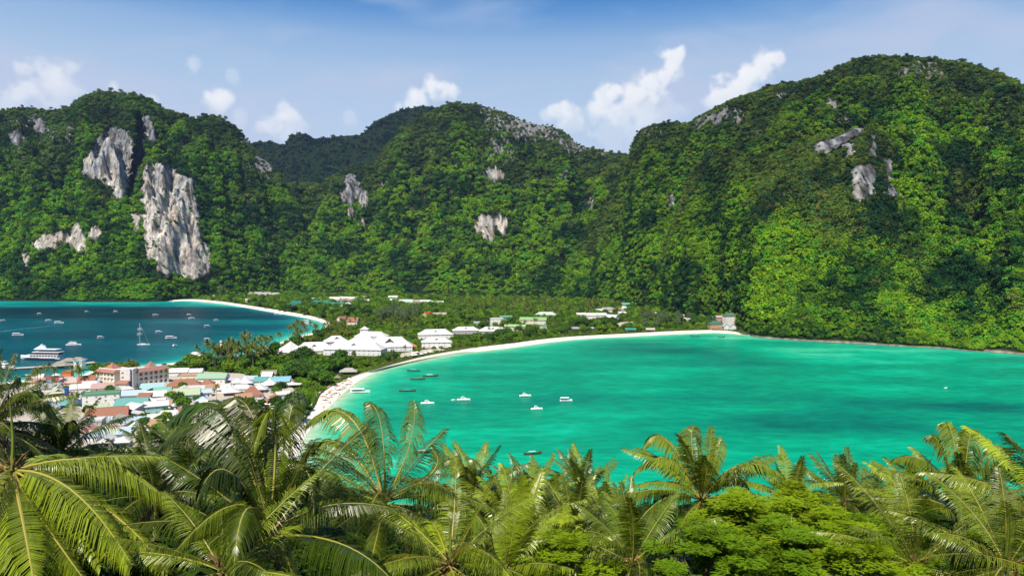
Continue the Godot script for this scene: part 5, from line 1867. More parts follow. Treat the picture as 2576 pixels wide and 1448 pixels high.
func dinghy(p: Vector3, label: String) -> void:
	var o := thing("dinghy", label, "boat", p, 0.2)
	part("hull", hull_geo(3.2, 1.4, 0.45, 0.15, 0.0, Color(0.85, 0.85, 0.85)).mesh(M.hull), o)
	var g := Geo.new()
	g.col = Color(0.5, 0.42, 0.3)
	g.box(Vector3(-0.2, 0.36, 0), Vector3(0.3, 0.06, 1.1))
	part("bench", g.mesh(M.wood), o)
	g = Geo.new()
	g.col = Color(0.07, 0.07, 0.08)
	g.box(Vector3(-1.65, 0.5, 0), Vector3(0.3, 0.6, 0.28))
	part("outboard_motor", g.mesh(M.hull), o)

func cruiser(p: Vector3, yaw: float, l: float, label: String, called: String) -> void:
	var o := thing(called, label, "boat", p, yaw)
	var beam := l * 0.27
	var h := l * 0.085
	part("hull", hull_geo(l, beam, h, l * 0.03, 0.0, Color(0.85, 0.85, 0.85)).mesh(M.hull), o)
	var y := h - 0.2
	for dk in 2:
		var g := Geo.new()
		g.col = Color(0.76, 0.76, 0.76)
		var s := 1.0 - dk * 0.28
		var sec := []
		for q in [[-0.38, 1.0], [0.0, 1.0], [0.16, 0.9], [0.3, 0.1]]:
			sec.append([Vector3(q[0] * l * s, y, beam * 0.40 * s), Vector3((q[0] - 0.015) * l * s, y + q[1] * l * 0.08, beam * 0.36 * s), Vector3((q[0] - 0.015) * l * s, y + q[1] * l * 0.08, -beam * 0.36 * s), Vector3(q[0] * l * s, y, -beam * 0.40 * s)])
		g.loft(sec, false, true)
		part("deckhouse", g.mesh(M.hull), o)
		g = Geo.new()
		g.col = Color(0.03, 0.04, 0.05)
		for sz: float in [-1.0, 1.0]:
			for k in 5:
				g.box(Vector3((-0.32 + k * 0.1) * l * s, y + l * 0.045, sz * beam * 0.39 * s), Vector3(l * 0.075 * s, l * 0.03, 0.1))
		part("window", g.mesh(M.glass), o)
		g = Geo.new()
		g.col = Color(0.8, 0.8, 0.8)
		g.box(Vector3(-0.08 * l * s, y + l * 0.088, 0), Vector3(l * 0.62 * s, 0.18, beam * 0.86 * s))
		part("sun_deck", g.mesh(M.hull), o)
		y += l * 0.095
	var g := Geo.new()
	g.col = Color(0.7, 0.7, 0.7)
	g.tube([Vector3(-0.1 * l, y - 0.2, 0), Vector3(-0.15 * l, y + l * 0.1, 0)], [0.12, 0.05], 5)
	g.box(Vector3(-0.12 * l, y + l * 0.05, 0), Vector3(0.5, 0.12, beam * 0.4))
	part("mast", g.mesh(M.hull), o)

func ferry(p: Vector3, yaw: float, l: float) -> void:
	var o := thing("ferry", "large white three-deck ferry with a dark hull beside the pier", "ferry", p, yaw)
	var beam := 9.0
	part("hull", hull_geo(l, beam, 2.6, 2.0, 0.0, Color(0.74, 0.74, 0.75), 1.3).mesh(M.hull), o)
	var g := Geo.new()
	g.col = Color(0.02, 0.02, 0.045)
	for sz: float in [-1.0, 1.0]:
		g.box(Vector3(-2, 1.1, sz * 4.45), Vector3(l * 0.72, 1.5, 0.3))
	part("dark_band", g.mesh(M.hull), o)
	var y := 2.5
	var decks := [[-0.44, 0.26, 8.2], [-0.46, 0.14, 7.6], [-0.40, 0.10, 7.0]]
	for k in 3:
		var x0: float = decks[k][0] * l
		var x1: float = decks[k][1] * l
		var bw: float = decks[k][2]
		if k < 2:
			g = Geo.new()
			g.col = Color(0.10, 0.09, 0.11) if k == 1 else Color(0.70, 0.70, 0.72)
			var sec := []
			for q in [[x0, 1.0], [x1 - 4.0, 1.0], [x1 + 1.0, 0.55], [x1 + 3.5, 0.05]]:
				sec.append([Vector3(q[0], y, bw / 2), Vector3(q[0], y + 2.5 * q[1], bw / 2 * 0.94), Vector3(q[0], y + 2.5 * q[1], -bw / 2 * 0.94), Vector3(q[0], y, -bw / 2)])
			g.loft(sec, false, true)
			part("saloon", g.mesh(M.hull), o)
			for sz: float in [-1.0, 1.0]:
				for j in 9:
					g = Geo.new()
					g.col = Color(0.03, 0.03, 0.05)
					g.box(Vector3.ZERO, Vector3(l * 0.05, 1.0, 0.12))
					part("window", g.mesh(M.glass), o, Vector3(lerpf(x0 + 2, x1 - 4, j / 8.0), y + 1.4, sz * bw * 0.49))
		g = Geo.new()
		g.col = Color(0.78, 0.78, 0.79)
		g.box(Vector3((x0 + x1) / 2 - 0.5, y + 2.65, 0), Vector3(x1 - x0 + 2.5, 0.5, bw + 0.8))
		part("deck_roof", g.mesh(M.hull), o)
		y += 2.9
	g = Geo.new()
	g.col = Color(0.76, 0.76, 0.78)
	var sec := []
	for q in [[-5.0, 0.3, 5.2], [-1.5, 3.6, 6.2], [1.0, 3.6, 3.0], [6.0, 0.3, 0.3]]:
		sec.append([Vector3(q[0], y - 0.3, 2.2), Vector3(q[0] - q[1] * 0.4, y + q[1], 1.6), Vector3(q[0] - q[1] * 0.4, y + q[1], -1.6), Vector3(q[0], y - 0.3, -2.2)])
	g.loft(sec, false, true)
	part("funnel", g.mesh(M.hull), o)
	g = Geo.new()
	g.col = Color(0.7, 0.7, 0.72)
	for sz: float in [-1.0, 1.0]:
		g.tube([Vector3(2.5, y, sz * 1.2), Vector3(-1.0, y + 5.0, sz * 0.8)], [0.5, 0.25], 6)
	part("mast", g.mesh(M.hull), o)

# ---------------------------------------------------------------- the near slope under the palms
func slope_y(d: float, x: float) -> float:
	d /= lerpf(1.0, 1.32, smoothstep(-0.15, -0.4, x / maxf(d, 40.0)))
	var pts := [[0.0, 97.0], [6.0, 94.0], [20.0, 87.0], [45.0, 74.0], [70.0, 62.0], [100.0, 48.0], [150.0, 31.0], [220.0, 14.0], [262.0, 6.0], [292.0, -1.0], [340.0, -6.0]]
	for k in pts.size() - 1:
		if d <= pts[k + 1][0]:
			return lerpf(pts[k][1], pts[k + 1][1], (d - pts[k][0]) / (pts[k + 1][0] - pts[k][0])) + hill_noise.get_noise_2d(x * 6.0, d * 6.0) * 1.2
	return -6.0
func make_slope() -> void:
	var g := Geo.new()
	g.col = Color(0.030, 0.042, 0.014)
	var rows := []
	for k in 40:
		var d := 0.5 + 400.0 * pow(k / 39.0, 1.6)
		var r := []
		for j in 61:
			var x := (-1.25 + 2.5 * j / 60.0) * (d + 12.0)
			r.append(Vector3(x, slope_y(d, x), -d))
		rows.append(r)
	for k in 39:
		for j in 60:
			g.quad(rows[k][j], rows[k][j + 1], rows[k + 1][j + 1], rows[k + 1][j])
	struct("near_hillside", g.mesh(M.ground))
	var xf := []
	var cs := []
	for k in 5200:
		var d := 16.0 + 340.0 * pow(rng.randf(), 1.2)
		var x := rf(-1.0, 1.0) * (d * 0.82 + 6.0)
		var r := rf(0.9, 2.3) * lerpf(1.0, 1.6, d / 250.0)
		var y := slope_y(d, x)
		if y < 1.0:
			continue
		xf.append(Transform3D(Basis(Vector3.UP, rng.randf() * TAU).scaled(Vector3(r, r * 0.9, r)), Vector3(x, y + r * 0.3, -d)))
		var c := Color(0.008, 0.022, 0.005).lerp(Color(0.045, 0.085, 0.010), pow(rng.randf(), 1.5))  # deep shade among the palms put into these near-black leaf colours
		cs.append(c)
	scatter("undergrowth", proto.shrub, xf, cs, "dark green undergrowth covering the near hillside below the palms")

func make_hills() -> void:
	rock_noise.seed = 9
	rock_noise.frequency = 0.02
	rock_noise.fractal_octaves = 4
	hill_noise.seed = 23
	hill_noise.frequency = 0.0065
	hill_noise.fractal_octaves = 4
	tint_noise.seed = 5
	tint_noise.frequency = 0.009
	tint_noise.fractal_octaves = 3
	var crowns := [crown_mesh(11, 26, 0.17, 0.42, 1), crown_mesh(14, 22, 0.16, 0.38, 2, 0.8), crown_mesh(9, 30, 0.18, 0.48, 3, 1.2), crown_mesh(9, 24, 0.2, 0.5, 6, 0.45), emergent_mesh()]
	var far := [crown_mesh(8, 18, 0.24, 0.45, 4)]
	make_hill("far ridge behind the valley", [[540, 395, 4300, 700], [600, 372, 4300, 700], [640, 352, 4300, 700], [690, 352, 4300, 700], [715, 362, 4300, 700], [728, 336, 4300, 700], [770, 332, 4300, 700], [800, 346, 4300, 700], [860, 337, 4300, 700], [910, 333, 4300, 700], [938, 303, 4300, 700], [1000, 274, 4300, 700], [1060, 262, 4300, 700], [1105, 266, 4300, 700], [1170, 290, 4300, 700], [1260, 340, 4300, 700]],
		[], 150, 70, 18.0, 4200, Vector2(12, 20), Color(0.32, 0.46, 1.0), far, 0.3)  # cloud shadow and haze put into the forest colour by a dark blue tint
	make_hill("middle hill above the isthmus", [[520, 560, 2810, 738], [600, 520, 2810, 737], [680, 470, 2810, 737], [740, 458, 2810, 738], [810, 455, 2820, 739], [870, 422, 2840, 740], [935, 408, 2860, 741], [975, 362, 2880, 742], [1000, 330, 2890, 742], [1060, 290, 2910, 744], [1110, 267, 2910, 745], [1150, 256, 2900, 746], [1190, 259, 2890, 747], [1250, 273, 2860, 748], [1320, 300, 2810, 750], [1395, 318, 2760, 752], [1425, 335, 2740, 753], [1450, 358, 2710, 754], [1500, 372, 2600, 757], [1580, 388, 2500, 764], [1640, 415, 2320, 772], [1700, 470, 2220, 782], [1800, 580, 2070, 800], [1880, 700, 1920, 815]],
		[[[866, 450], [885, 438], [900, 455], [905, 480], [925, 488], [922, 515], [905, 520], [890, 500], [885, 545], [876, 540], [878, 500], [860, 512], [856, 490], [868, 475]], [[1196, 556], [1215, 545], [1240, 540], [1262, 543], [1273, 560], [1271, 592], [1258, 585], [1248, 578], [1235, 600], [1212, 601], [1205, 585], [1195, 578]], [[1225, 432], [1250, 428], [1262, 440], [1240, 452]], [[1475, 505], [1492, 500], [1490, 530], [1478, 528]], [[908, 552], [915, 552], [914, 575], [909, 574]]],
		360, 170, 84.0, 36000, Vector2(6.6, 12.0), Color(1, 1, 1), crowns, 0.3, [[1330, 315, 120, 45, 0.85], [1260, 380, 60, 70, 0.5], [1450, 360, 60, 40, 0.7], [1230, 275, 40, 20, 0.6], [1540, 385, 60, 14, 0.6], [1430, 440, 30, 30, 0.5], [1240, 440, 60, 20, 0.5], [960, 470, 40, 40, 0.4]])
	make_hill("cliff-faced headland on the far side of the blue bay", [[-420, 330, 2430, 752], [-300, 310, 2430, 752], [-150, 285, 2440, 753], [0, 277, 2450, 755], [60, 268, 2460, 755], [130, 273, 2470, 756], [175, 262, 2480, 756], [205, 242, 2480, 757], [245, 231, 2480, 757], [300, 233, 2480, 757], [350, 240, 2480, 757], [400, 262, 2460, 756], [450, 283, 2450, 752], [490, 293, 2450, 750], [520, 284, 2470, 748], [555, 292, 2480, 746], [600, 322, 2520, 744], [640, 374, 2520, 742], [685, 415, 2520, 740], [712, 448, 2520, 739], [760, 540, 2520, 738], [850, 640, 2520, 738], [950, 715, 2520, 738]],
		[[[362, 425], [385, 413], [410, 418], [432, 413], [445, 440], [480, 450], [490, 500], [500, 560], [503, 600], [525, 625], [529, 660], [527, 690], [500, 697], [472, 702], [440, 680], [415, 690], [395, 665], [372, 645], [367, 590], [358, 520]], [[268, 335], [290, 320], [318, 335], [335, 375], [330, 440], [320, 480], [292, 505], [285, 470], [250, 450], [212, 435], [215, 405], [235, 380], [240, 350]], [[362, 292], [374, 300], [394, 335], [388, 352], [372, 345], [364, 320]], [[180, 570], [198, 565], [212, 590], [218, 625], [200, 632], [175, 615], [160, 605]], [[85, 610], [120, 590], [150, 585], [160, 600], [140, 625], [100, 630]], [[222, 590], [245, 570], [252, 590], [235, 602]], [[20, 340], [45, 330], [60, 350], [45, 375], [25, 368]], [[85, 300], [110, 305], [112, 335], [92, 335]], [[335, 545], [352, 540], [350, 580], [336, 580]], [[55, 640], [68, 640], [70, 670], [58, 668]]],
		540, 250, 74.0, 38000, Vector2(6.2, 11.0), Color(0.9, 0.98, 1.0), crowns, 0.3, [[60, 300, 60, 40, 0.5], [150, 340, 70, 50, 0.5], [665, 410, 40, 40, 0.95], [620, 350, 20, 25, 0.7]], [[[342, 285], [358, 290], [364, 330], [360, 390], [345, 430], [332, 500], [318, 520], [322, 470], [334, 420], [340, 350]]])
	make_hill("tall hill closing the emerald bay", [[1430, 640, 2080, 754], [1500, 545, 2043, 758], [1560, 440, 2012, 766], [1583, 388, 2000, 770], [1596, 345, 1964, 773], [1606, 330, 1964, 775], [1640, 311, 1880, 780], [1700, 309, 1800, 784], [1738, 308, 1746, 787], [1748, 292, 1732, 788], [1780, 277, 1701, 793], [1850, 247, 1620, 811], [1950, 215, 1560, 846], [2050, 190, 1520, 852], [2100, 170, 1508, 855], [2150, 150, 1496, 857], [2220, 137, 1480, 862], [2300, 141, 1473, 865], [2380, 151, 1466, 869], [2450, 163, 1461, 874], [2500, 181, 1457, 879], [2540, 196, 1453, 883], [2576, 216, 1450, 886], [2700, 290, 1440, 897], [2900, 440, 1424, 912], [3100, 640, 1408, 930]],
		[[[1772, 392], [1790, 385], [1802, 395], [1800, 425], [1790, 432], [1770, 420]], [[2478, 292], [2486, 290], [2490, 320], [2488, 336], [2480, 335]], [[1682, 495], [1694, 490], [1695, 520], [1684, 523]]],
		440, 200, 76.0, 48000, Vector2(4.1, 8.0), Color(1, 1, 1), crowns, 0.4, [[1800, 290, 90, 30, 0.75], [2320, 178, 70, 34, 0.72], [1980, 240, 90, 20, 0.4], [1900, 340, 60, 20, 0.4], [1640, 330, 40, 30, 0.5], [2130, 310, 40, 20, 0.5], [2090, 260, 30, 25, 0.6], [1760, 300, 40, 30, 0.8]], [], Color(0.55, 0.49, 0.40))
	make_hill("cliff-crowned spur in front of the tall hill", [[1660, 640, 1560, 785], [1700, 540, 1500, 792], [1740, 430, 1450, 802], [1780, 378, 1400, 800], [1840, 372, 1320, 812], [1900, 392, 1260, 842], [1960, 385, 1200, 848], [2000, 366, 1177, 851], [2050, 352, 1150, 854], [2100, 335, 1138, 857], [2140, 322, 1130, 859], [2180, 318, 1126, 861], [2220, 332, 1122, 863], [2250, 362, 1120, 865], [2275, 420, 1117, 866], [2310, 500, 1114, 868], [2380, 600, 1108, 872], [2480, 720, 1100, 880]],
		[[[2052, 370], [2075, 355], [2110, 345], [2140, 326], [2165, 322], [2170, 340], [2130, 352], [2100, 372], [2075, 385], [2052, 384]], [[2142, 430], [2165, 420], [2200, 416], [2203, 460], [2196, 497], [2176, 512], [2160, 502], [2141, 484], [2146, 455]], [[2222, 406], [2250, 410], [2258, 440], [2253, 492], [2226, 492], [2218, 470], [2226, 450]], [[2185, 335], [2200, 345], [2205, 390], [2190, 398], [2180, 385], [2192, 365]], [[1980, 358], [2010, 350], [2015, 362], [1985, 372]], [[2130, 360], [2150, 365], [2140, 400], [2128, 395]]],
		280, 150, 30.0, 20000, Vector2(3.8, 7.2), Color(1.08, 1.04, 1), crowns, 0.28, [[2120, 350, 70, 30, 0.5]], [], Color(0.55, 0.49, 0.40))

# a tall forest tree: a flat crown carried clear of the canopy on a pale trunk
func emergent_mesh() -> ArrayMesh:
	var st := SurfaceTool.new()
	st.begin(Mesh.PRIMITIVE_TRIANGLES)
	st.append_from(crown_mesh(9, 24, 0.17, 0.42, 7, 0.4), 0, Transform3D(Basis(), Vector3(0, 1.3, 0)))
	var g := Geo.new()
	g.col = Color(6.0, 2.6, 12.0)
	g.tube([Vector3(0, -0.6, 0), Vector3(0.05, 0.6, 0), Vector3(0, 1.4, 0)], [0.07, 0.055, 0.04], 5)
	for k in 4:
		g.tube([Vector3(0.02, 0.9, 0), Vector3(cos(k * 1.7) * 0.5, 1.35, sin(k * 1.7) * 0.5)], [0.035, 0.015], 4)
	st.append_from(g.mesh(M.crown), 0, Transform3D())
	var m := st.commit()
	m.surface_set_material(0, M.crown)
	return m
func make_shore_rocks() -> void:
	var g := Geo.new()
	g.col = Color(1, 1, 1)
	var r := RandomNumberGenerator.new()
	r.seed = 8
	var pts := []
	for k in 7:
		var ring := []
		for j in 8:
			var a := TAU * j / 8
			var b := PI * (k + 0.5) / 7
			ring.append(Vector3(cos(a) * sin(b), cos(b) * 0.7, -sin(a) * sin(b)) * r.randf_range(0.75, 1.2))
		pts.append(ring)
	g.loft(pts, true, true)
	var m := g.mesh(M.sand)
	var xf := []
	var cs := []
	for k in 600:
		var u := rf(1875, 2650)
		var v := spline(coast_right, u, 1)
		var p := on_level(u, v - rf(-0.6, 1.6), 0.3)
		var s := pow(rng.randf(), 3.0) * 1.6 + 0.3
		xf.append(Transform3D(Basis(Vector3.UP, rng.randf() * TAU).scaled(Vector3(s, s * rf(0.5, 1.0), s)), p))
		var t := rf(0.25, 0.6)
		cs.append(Color(t, t * 0.93, t * 0.84))
	scatter("shore_rocks", m, xf, cs, "pale boulders strewn along the jungle shore of the emerald bay")
func make_cover() -> void:
	var xf := []
	var cs := []
	for k in 26000:
		var q := on_level(rf(400, 1900), 742.0 + 300.0 * pow(rng.randf(), 1.6), 2.5)
		var p := Vector2(q.x, q.z)
		if not Geometry2D.is_point_in_polygon(p, land_poly):
			continue
		var stop := false
		for l in lot_polys:
			if Geometry2D.is_point_in_polygon(p, l):
				stop = true
		if stop or not clear_of(q, 2.5):
			continue
		var before := not clear_of(q + Vector3(0, 0, -9), 2.0) or not clear_of(q + Vector3(0, 0, -20), 2.0)
		var edge := minf(near_dist(p, right_pts), near_dist(p, left_pts))
		if edge < (3.5 if q.x < -120.0 and q.z > -900.0 else 6.0):
			continue
		var big := pow(rng.randf(), 2.0) * smoothstep(6.0, 40.0, edge)
		var r := lerpf(1.3, lerpf(4.5, 10.5, smoothstep(-1000.0, -1500.0, q.z)), big)
		if before:
			r = minf(r, 1.6)
		xf.append(Transform3D(Basis(Vector3.UP, rng.randf() * TAU).scaled(Vector3(r, r * rf(0.7, 1.1), r)), q + Vector3(0, r * 0.35, 0)))
		var n := tint_noise.get_noise_2d(p.x * 2.0, p.y * 2.0) + rf(-0.5, 0.5)
		cs.append(Color(0.04, 0.10, 0.014).lerp(Color(0.16, 0.30, 0.018), smoothstep(-0.7, 0.8, n)))
	scatter("undergrowth", proto.shrub, xf, cs, "low green shrubs and garden growth between the trees of the isthmus")

func make_groves() -> void:
	var g1 := "trees between the blue bay and the village"
	grove([[430, 925], [520, 905], [650, 885], [700, 880], [700, 930], [640, 945], [560, 940], [440, 935]], 28, 5.0, "tree", 7, 12, [0, 0, 2, 3], "bushy green tree between the mint market hall and the blue bay", g1)
	grove([[470, 925], [560, 905], [660, 885], [700, 900], [640, 930], [560, 932]], 40, 4.0, "palm", 13, 19, [], "tall coconut palm on the low point between village and blue bay", "tall palms on the point of the blue bay")
	grove([[700, 930], [740, 900], [860, 905], [880, 940], [850, 965], [780, 985], [720, 960]], 26, 6.5, "tree", 9, 15, [1, 1, 0, 3, 5], "large dark rounded tree at the head of the curving beach", "big dark trees at the head of the curving beach")
	grove([[700, 908], [900, 908], [960, 912], [900, 932], [740, 920]], 20, 5.0, "tree", 4.5, 7.5, [0, 2, 2], "bright green tree in front of the resort's long block", "bright trees before the resort")
	grove([[940, 915], [1080, 885], [1270, 862], [1280, 850], [1100, 872], [960, 900]], 16, 6.0, "tree", 3.5, 7, [0, 3, 2], "low green garden tree behind the curving beach", "garden trees behind the curving beach")
	grove([[690, 880], [770, 845], [850, 832], [960, 832], [900, 850], [760, 870]], 24, 6.0, "tree", 7, 11, [0, 2, 4, 3], "yellowish green tree between the white resort roofs and the blue bay", "trees behind the resort")
	grove([[690, 870], [720, 850], [820, 832], [880, 838], [800, 860]], 28, 5.0, "palm", 13, 17, [], "coconut palm standing behind the white resort roofs", "palms behind the resort")
	grove([[860, 825], [980, 828], [1080, 830], [1060, 815], [900, 808]], 20, 5.0, "palm", 10, 14, [], "coconut palm in front of the dark casuarinas", "palms below the casuarinas")
	grove([[940, 815], [1060, 822], [1070, 795], [960, 790]], 30, 6.0, "casuarina", 19, 27, [], "tall feathery dark casuarina in the clump behind the resort", "casuarinas behind the resort")
	far_casuarina(spot(1, 2000, 185), 40.0, "lone big round casuarina by the far beach", "")
	grove([[600, 770], [700, 782], [800, 800], [850, 815], [960, 800], [940, 780], [760, 772], [640, 762]], 30, 9.0, "tree", 10, 16, [1, 3, 5, 0], "dark green tree behind the sand of the far beach", "trees behind the far beach")
	grove([[1080, 830], [1180, 838], [1300, 815], [1320, 790], [1150, 795], [1080, 805]], 38, 7.0, "tree", 8, 13, [0, 3, 2, 1], "green tree between the casuarinas and the school halls", "trees before the school")
	grove([[1180, 870], [1290, 855], [1400, 843], [1500, 838], [1600, 832], [1600, 822], [1450, 826], [1300, 838], [1200, 855]], 44, 6.0, "tree", 6.5, 11, [0, 3, 1, 2], "layered green tree along the back of the emerald bay's beach", "trees along the emerald bay's beach")
	grove([[1420, 838], [1540, 834], [1560, 815], [1440, 815]], 12, 8.0, "tree", 10, 14, [1, 3], "dark spreading tree beside the playing field", "spreading trees by the playing field")
	grove([[1590, 836], [1690, 831], [1740, 827], [1730, 805], [1620, 800]], 22, 6.0, "casuarina", 14, 20, [], "greyish feathery casuarina behind the end of the emerald bay", "casuarinas at the end of the emerald bay")
	grove([[1690, 830], [1790, 826], [1800, 808], [1700, 800]], 18, 6.0, "tree", 6, 10, [0, 1, 3], "green tree by the little white bungalows", "trees by the little white bungalows")
	grove([[1120, 790], [1250, 795], [1500, 800], [1620, 795], [1500, 775], [1300, 770], [1150, 775]], 60, 8.0, "palm", 15, 23, [], "slender coconut palm in the belt under the middle hill", "palm belt under the middle hill")
	grove([[1200, 850], [1330, 840], [1420, 838], [1400, 820], [1240, 830]], 14, 9.0, "palm", 9, 13, [], "coconut palm rising above the beach trees", "palms above the beach trees")
	grove([[20, 985], [90, 960], [215, 952], [190, 990], [60, 1000]], 22, 4.5, "palm", 9, 12.5, [], "coconut palm on the village waterfront near the pier", "waterfront palms near the pier")
	grove([[225, 940], [330, 930], [360, 940], [270, 950]], 20, 4.5, "tree", 6, 10, [0, 3, 4], "green tree on the bank behind the hotel", "trees on the bank behind the hotel")
	grove([[285, 945], [340, 938], [345, 945], [300, 950]], 6, 4.0, "palm", 9, 12, [], "palm rising over the hotel's flat roof", "palms behind the hotel")
	grove([[55, 1010], [110, 1005], [120, 1035], [60, 1040]], 8, 4.5, "tree", 6, 8.5, [5, 1], "dark rounded tree beside the waterfront lanes", "dark trees beside the waterfront lanes")
	grove([[660, 1000], [720, 985], [780, 1000], [770, 1060], [700, 1070], [640, 1040]], 14, 6.0, "tree", 6, 9, [1, 5, 0], "dark green tree round the terracotta villa", "trees round the terracotta villa")
	grove([[300, 1085], [400, 1060], [480, 1085], [420, 1130], [320, 1130]], 14, 5.5, "tree", 4, 7, [3, 1, 0], "shrubby tree on the lot above the foreground palms", "shrubby trees above the foreground palms")
	grove([[60, 990], [230, 980], [430, 975], [690, 995], [735, 1015], [630, 1055], [420, 1085], [330, 1120], [235, 1120], [215, 1050], [110, 1030]], 26, 7.0, "small", 4, 7.5, [0, 1, 3, 2], "small green tree squeezed between the village roofs", "small trees between the village roofs")
	far_casuarina(on_level(750, 1062, 2.5), 20.0, "big feathery dark casuarina at the near end of the curving beach", "")
	far_casuarina(on_level(725, 1068, 2.5), 15.0, "smaller casuarina leaning beside the big feathery one", "")
	far_casuarina(spot(2, 1380, 720), 11.0, "grey green casuarina in front of the resort lobby", "")
	far_casuarina(spot(2, 1030, 720), 10.0, "young casuarina at the end of the resort's long block", "")
	far_tree(spot(1, 810, 1135), 8.5, 2, "dome-shaped bright green tree against the three-storey guesthouse", "", 0.72)
	far_tree(spot(1, 1660, 1180), 9.0, 0, "vivid green round tree in the middle of the village", "", 0.66)
	far_tree(spot(1, 1610, 1130), 9.0, 1, "dark layered tree behind the vivid green round one", "", 0.6)
	far_palm(spot(7, 2200, 960), 0.8, "coconut palm growing against the hotel's far wing", "")
	far_palm(spot(1, 1500, 945), 0.75, "coconut palm at the near end of the hotel", "")
	far_palm(spot(8, 670, 1250), 0.75, "young palm in front of the low vaulted roofs", "")
	far_palm(spot(2, 1490, 710), 0.8, "dark palm on the resort's pool terrace", "")

# beach goers: standing figures with legs, body, arms and head in one skin
func figure_mesh(skin: Color, cloth: Color) -> ArrayMesh:
	var bones := [[Vector3(0.09, 0.04, 0.03), Vector3(0.1, 0.48, 0.0), 0.055, 0.07], [Vector3(0.1, 0.48, 0), Vector3(0.09, 0.9, 0), 0.07, 0.095], [Vector3(-0.12, 0.04, -0.06), Vector3(-0.1, 0.48, 0.03), 0.055, 0.07], [Vector3(-0.1, 0.48, 0.03), Vector3(-0.09, 0.9, 0), 0.07, 0.095],
		[Vector3(0, 0.92, 0), Vector3(0, 1.36, 0), 0.15, 0.17], [Vector3(-0.16, 1.38, 0), Vector3(0.16, 1.38, 0), 0.07, 0.07], [Vector3(0, 1.4, 0), Vector3(0, 1.56, 0), 0.06, 0.06], [Vector3(0, 1.62, 0.01), Vector3(0, 1.68, 0.01), 0.095, 0.1],
		[Vector3(0.19, 1.37, 0), Vector3(0.28, 1.1, 0.02), 0.05, 0.045], [Vector3(0.28, 1.1, 0.02), Vector3(0.26, 0.84, 0.12), 0.042, 0.035], [Vector3(-0.19, 1.37, 0), Vector3(-0.27, 1.1, -0.02), 0.05, 0.045], [Vector3(-0.27, 1.1, -0.02), Vector3(-0.25, 0.84, 0.08), 0.042, 0.035]]
	var cell := 0.05
	var n := Vector3i(16, 38, 12)
	var org := Vector3(-0.4, -0.05, -0.3)
	var f := PackedFloat32Array()
	f.resize(n.x * n.y * n.z)
	for z in n.z:
		for y in n.y:
			for x in n.x:
				var p := org + Vector3(x, y, z) * cell
				var best := 9.0
				for b in bones:
					var ab: Vector3 = b[1] - b[0]
					var t: float = clampf((p - b[0]).dot(ab) / ab.length_squared(), 0, 1)
					var d: float = (p - b[0] - ab * t).length() - lerpf(b[2], b[3], t)
					var h := clampf(0.5 + 0.5 * (best - d) / 0.04, 0, 1)
					best = lerpf(best, d, h) - 0.04 * h * (1 - h)
				f[(z * n.y + y) * n.x + x] = best
	var at := {}
	var g := Geo.new()
	for z in n.z - 1:
		for y in n.y - 1:
			for x in n.x - 1:
				var sum := Vector3.ZERO
				var cnt := 0
				for e in [[0, 0, 0, 1, 0, 0], [0, 1, 0, 1, 1, 0], [0, 0, 1, 1, 0, 1], [0, 1, 1, 1, 1, 1], [0, 0, 0, 0, 1, 0], [1, 0, 0, 1, 1, 0], [0, 0, 1, 0, 1, 1], [1, 0, 1, 1, 1, 1], [0, 0, 0, 0, 0, 1], [1, 0, 0, 1, 0, 1], [0, 1, 0, 0, 1, 1], [1, 1, 0, 1, 1, 1]]:
					var a: float = f[((z + e[2]) * n.y + y + e[1]) * n.x + x + e[0]]
					var b: float = f[((z + e[5]) * n.y + y + e[4]) * n.x + x + e[3]]
					if (a < 0) != (b < 0):
						var t := a / (a - b)
						sum += Vector3(e[0], e[1], e[2]).lerp(Vector3(e[3], e[4], e[5]), t)
						cnt += 1
				if cnt:
					at[Vector3i(x, y, z)] = org + (Vector3(x, y, z) + sum / cnt) * cell
	for k in at:
		var a: float = f[(k.z * n.y + k.y) * n.x + k.x]
		for ax in 3:
			var st: Vector3i = [Vector3i(1, 0, 0), Vector3i(0, 1, 0), Vector3i(0, 0, 1)][ax]
			var u: Vector3i = [Vector3i(0, 1, 0), Vector3i(0, 0, 1), Vector3i(1, 0, 0)][ax]
			var v: Vector3i = [Vector3i(0, 0, 1), Vector3i(1, 0, 0), Vector3i(0, 1, 0)][ax]
			var kb: Vector3i = k + st
			var b: float = f[(kb.z * n.y + kb.y) * n.x + kb.x]
			if (a < 0) == (b < 0) or not (at.has(k - u) and at.has(k - v) and at.has(k - u - v)):
				continue
			var y: float = at[k].y
			g.col = cloth if y > 0.6 and y < 1.02 else skin if y < 1.66 else Color(0.05, 0.03, 0.02)
			if a < 0:
				g.quad(at[k - u - v], at[k - v], at[k], at[k - u])
			else:
				g.quad(at[k - u - v], at[k - u], at[k], at[k - v])
	return g.mesh(M.paint)
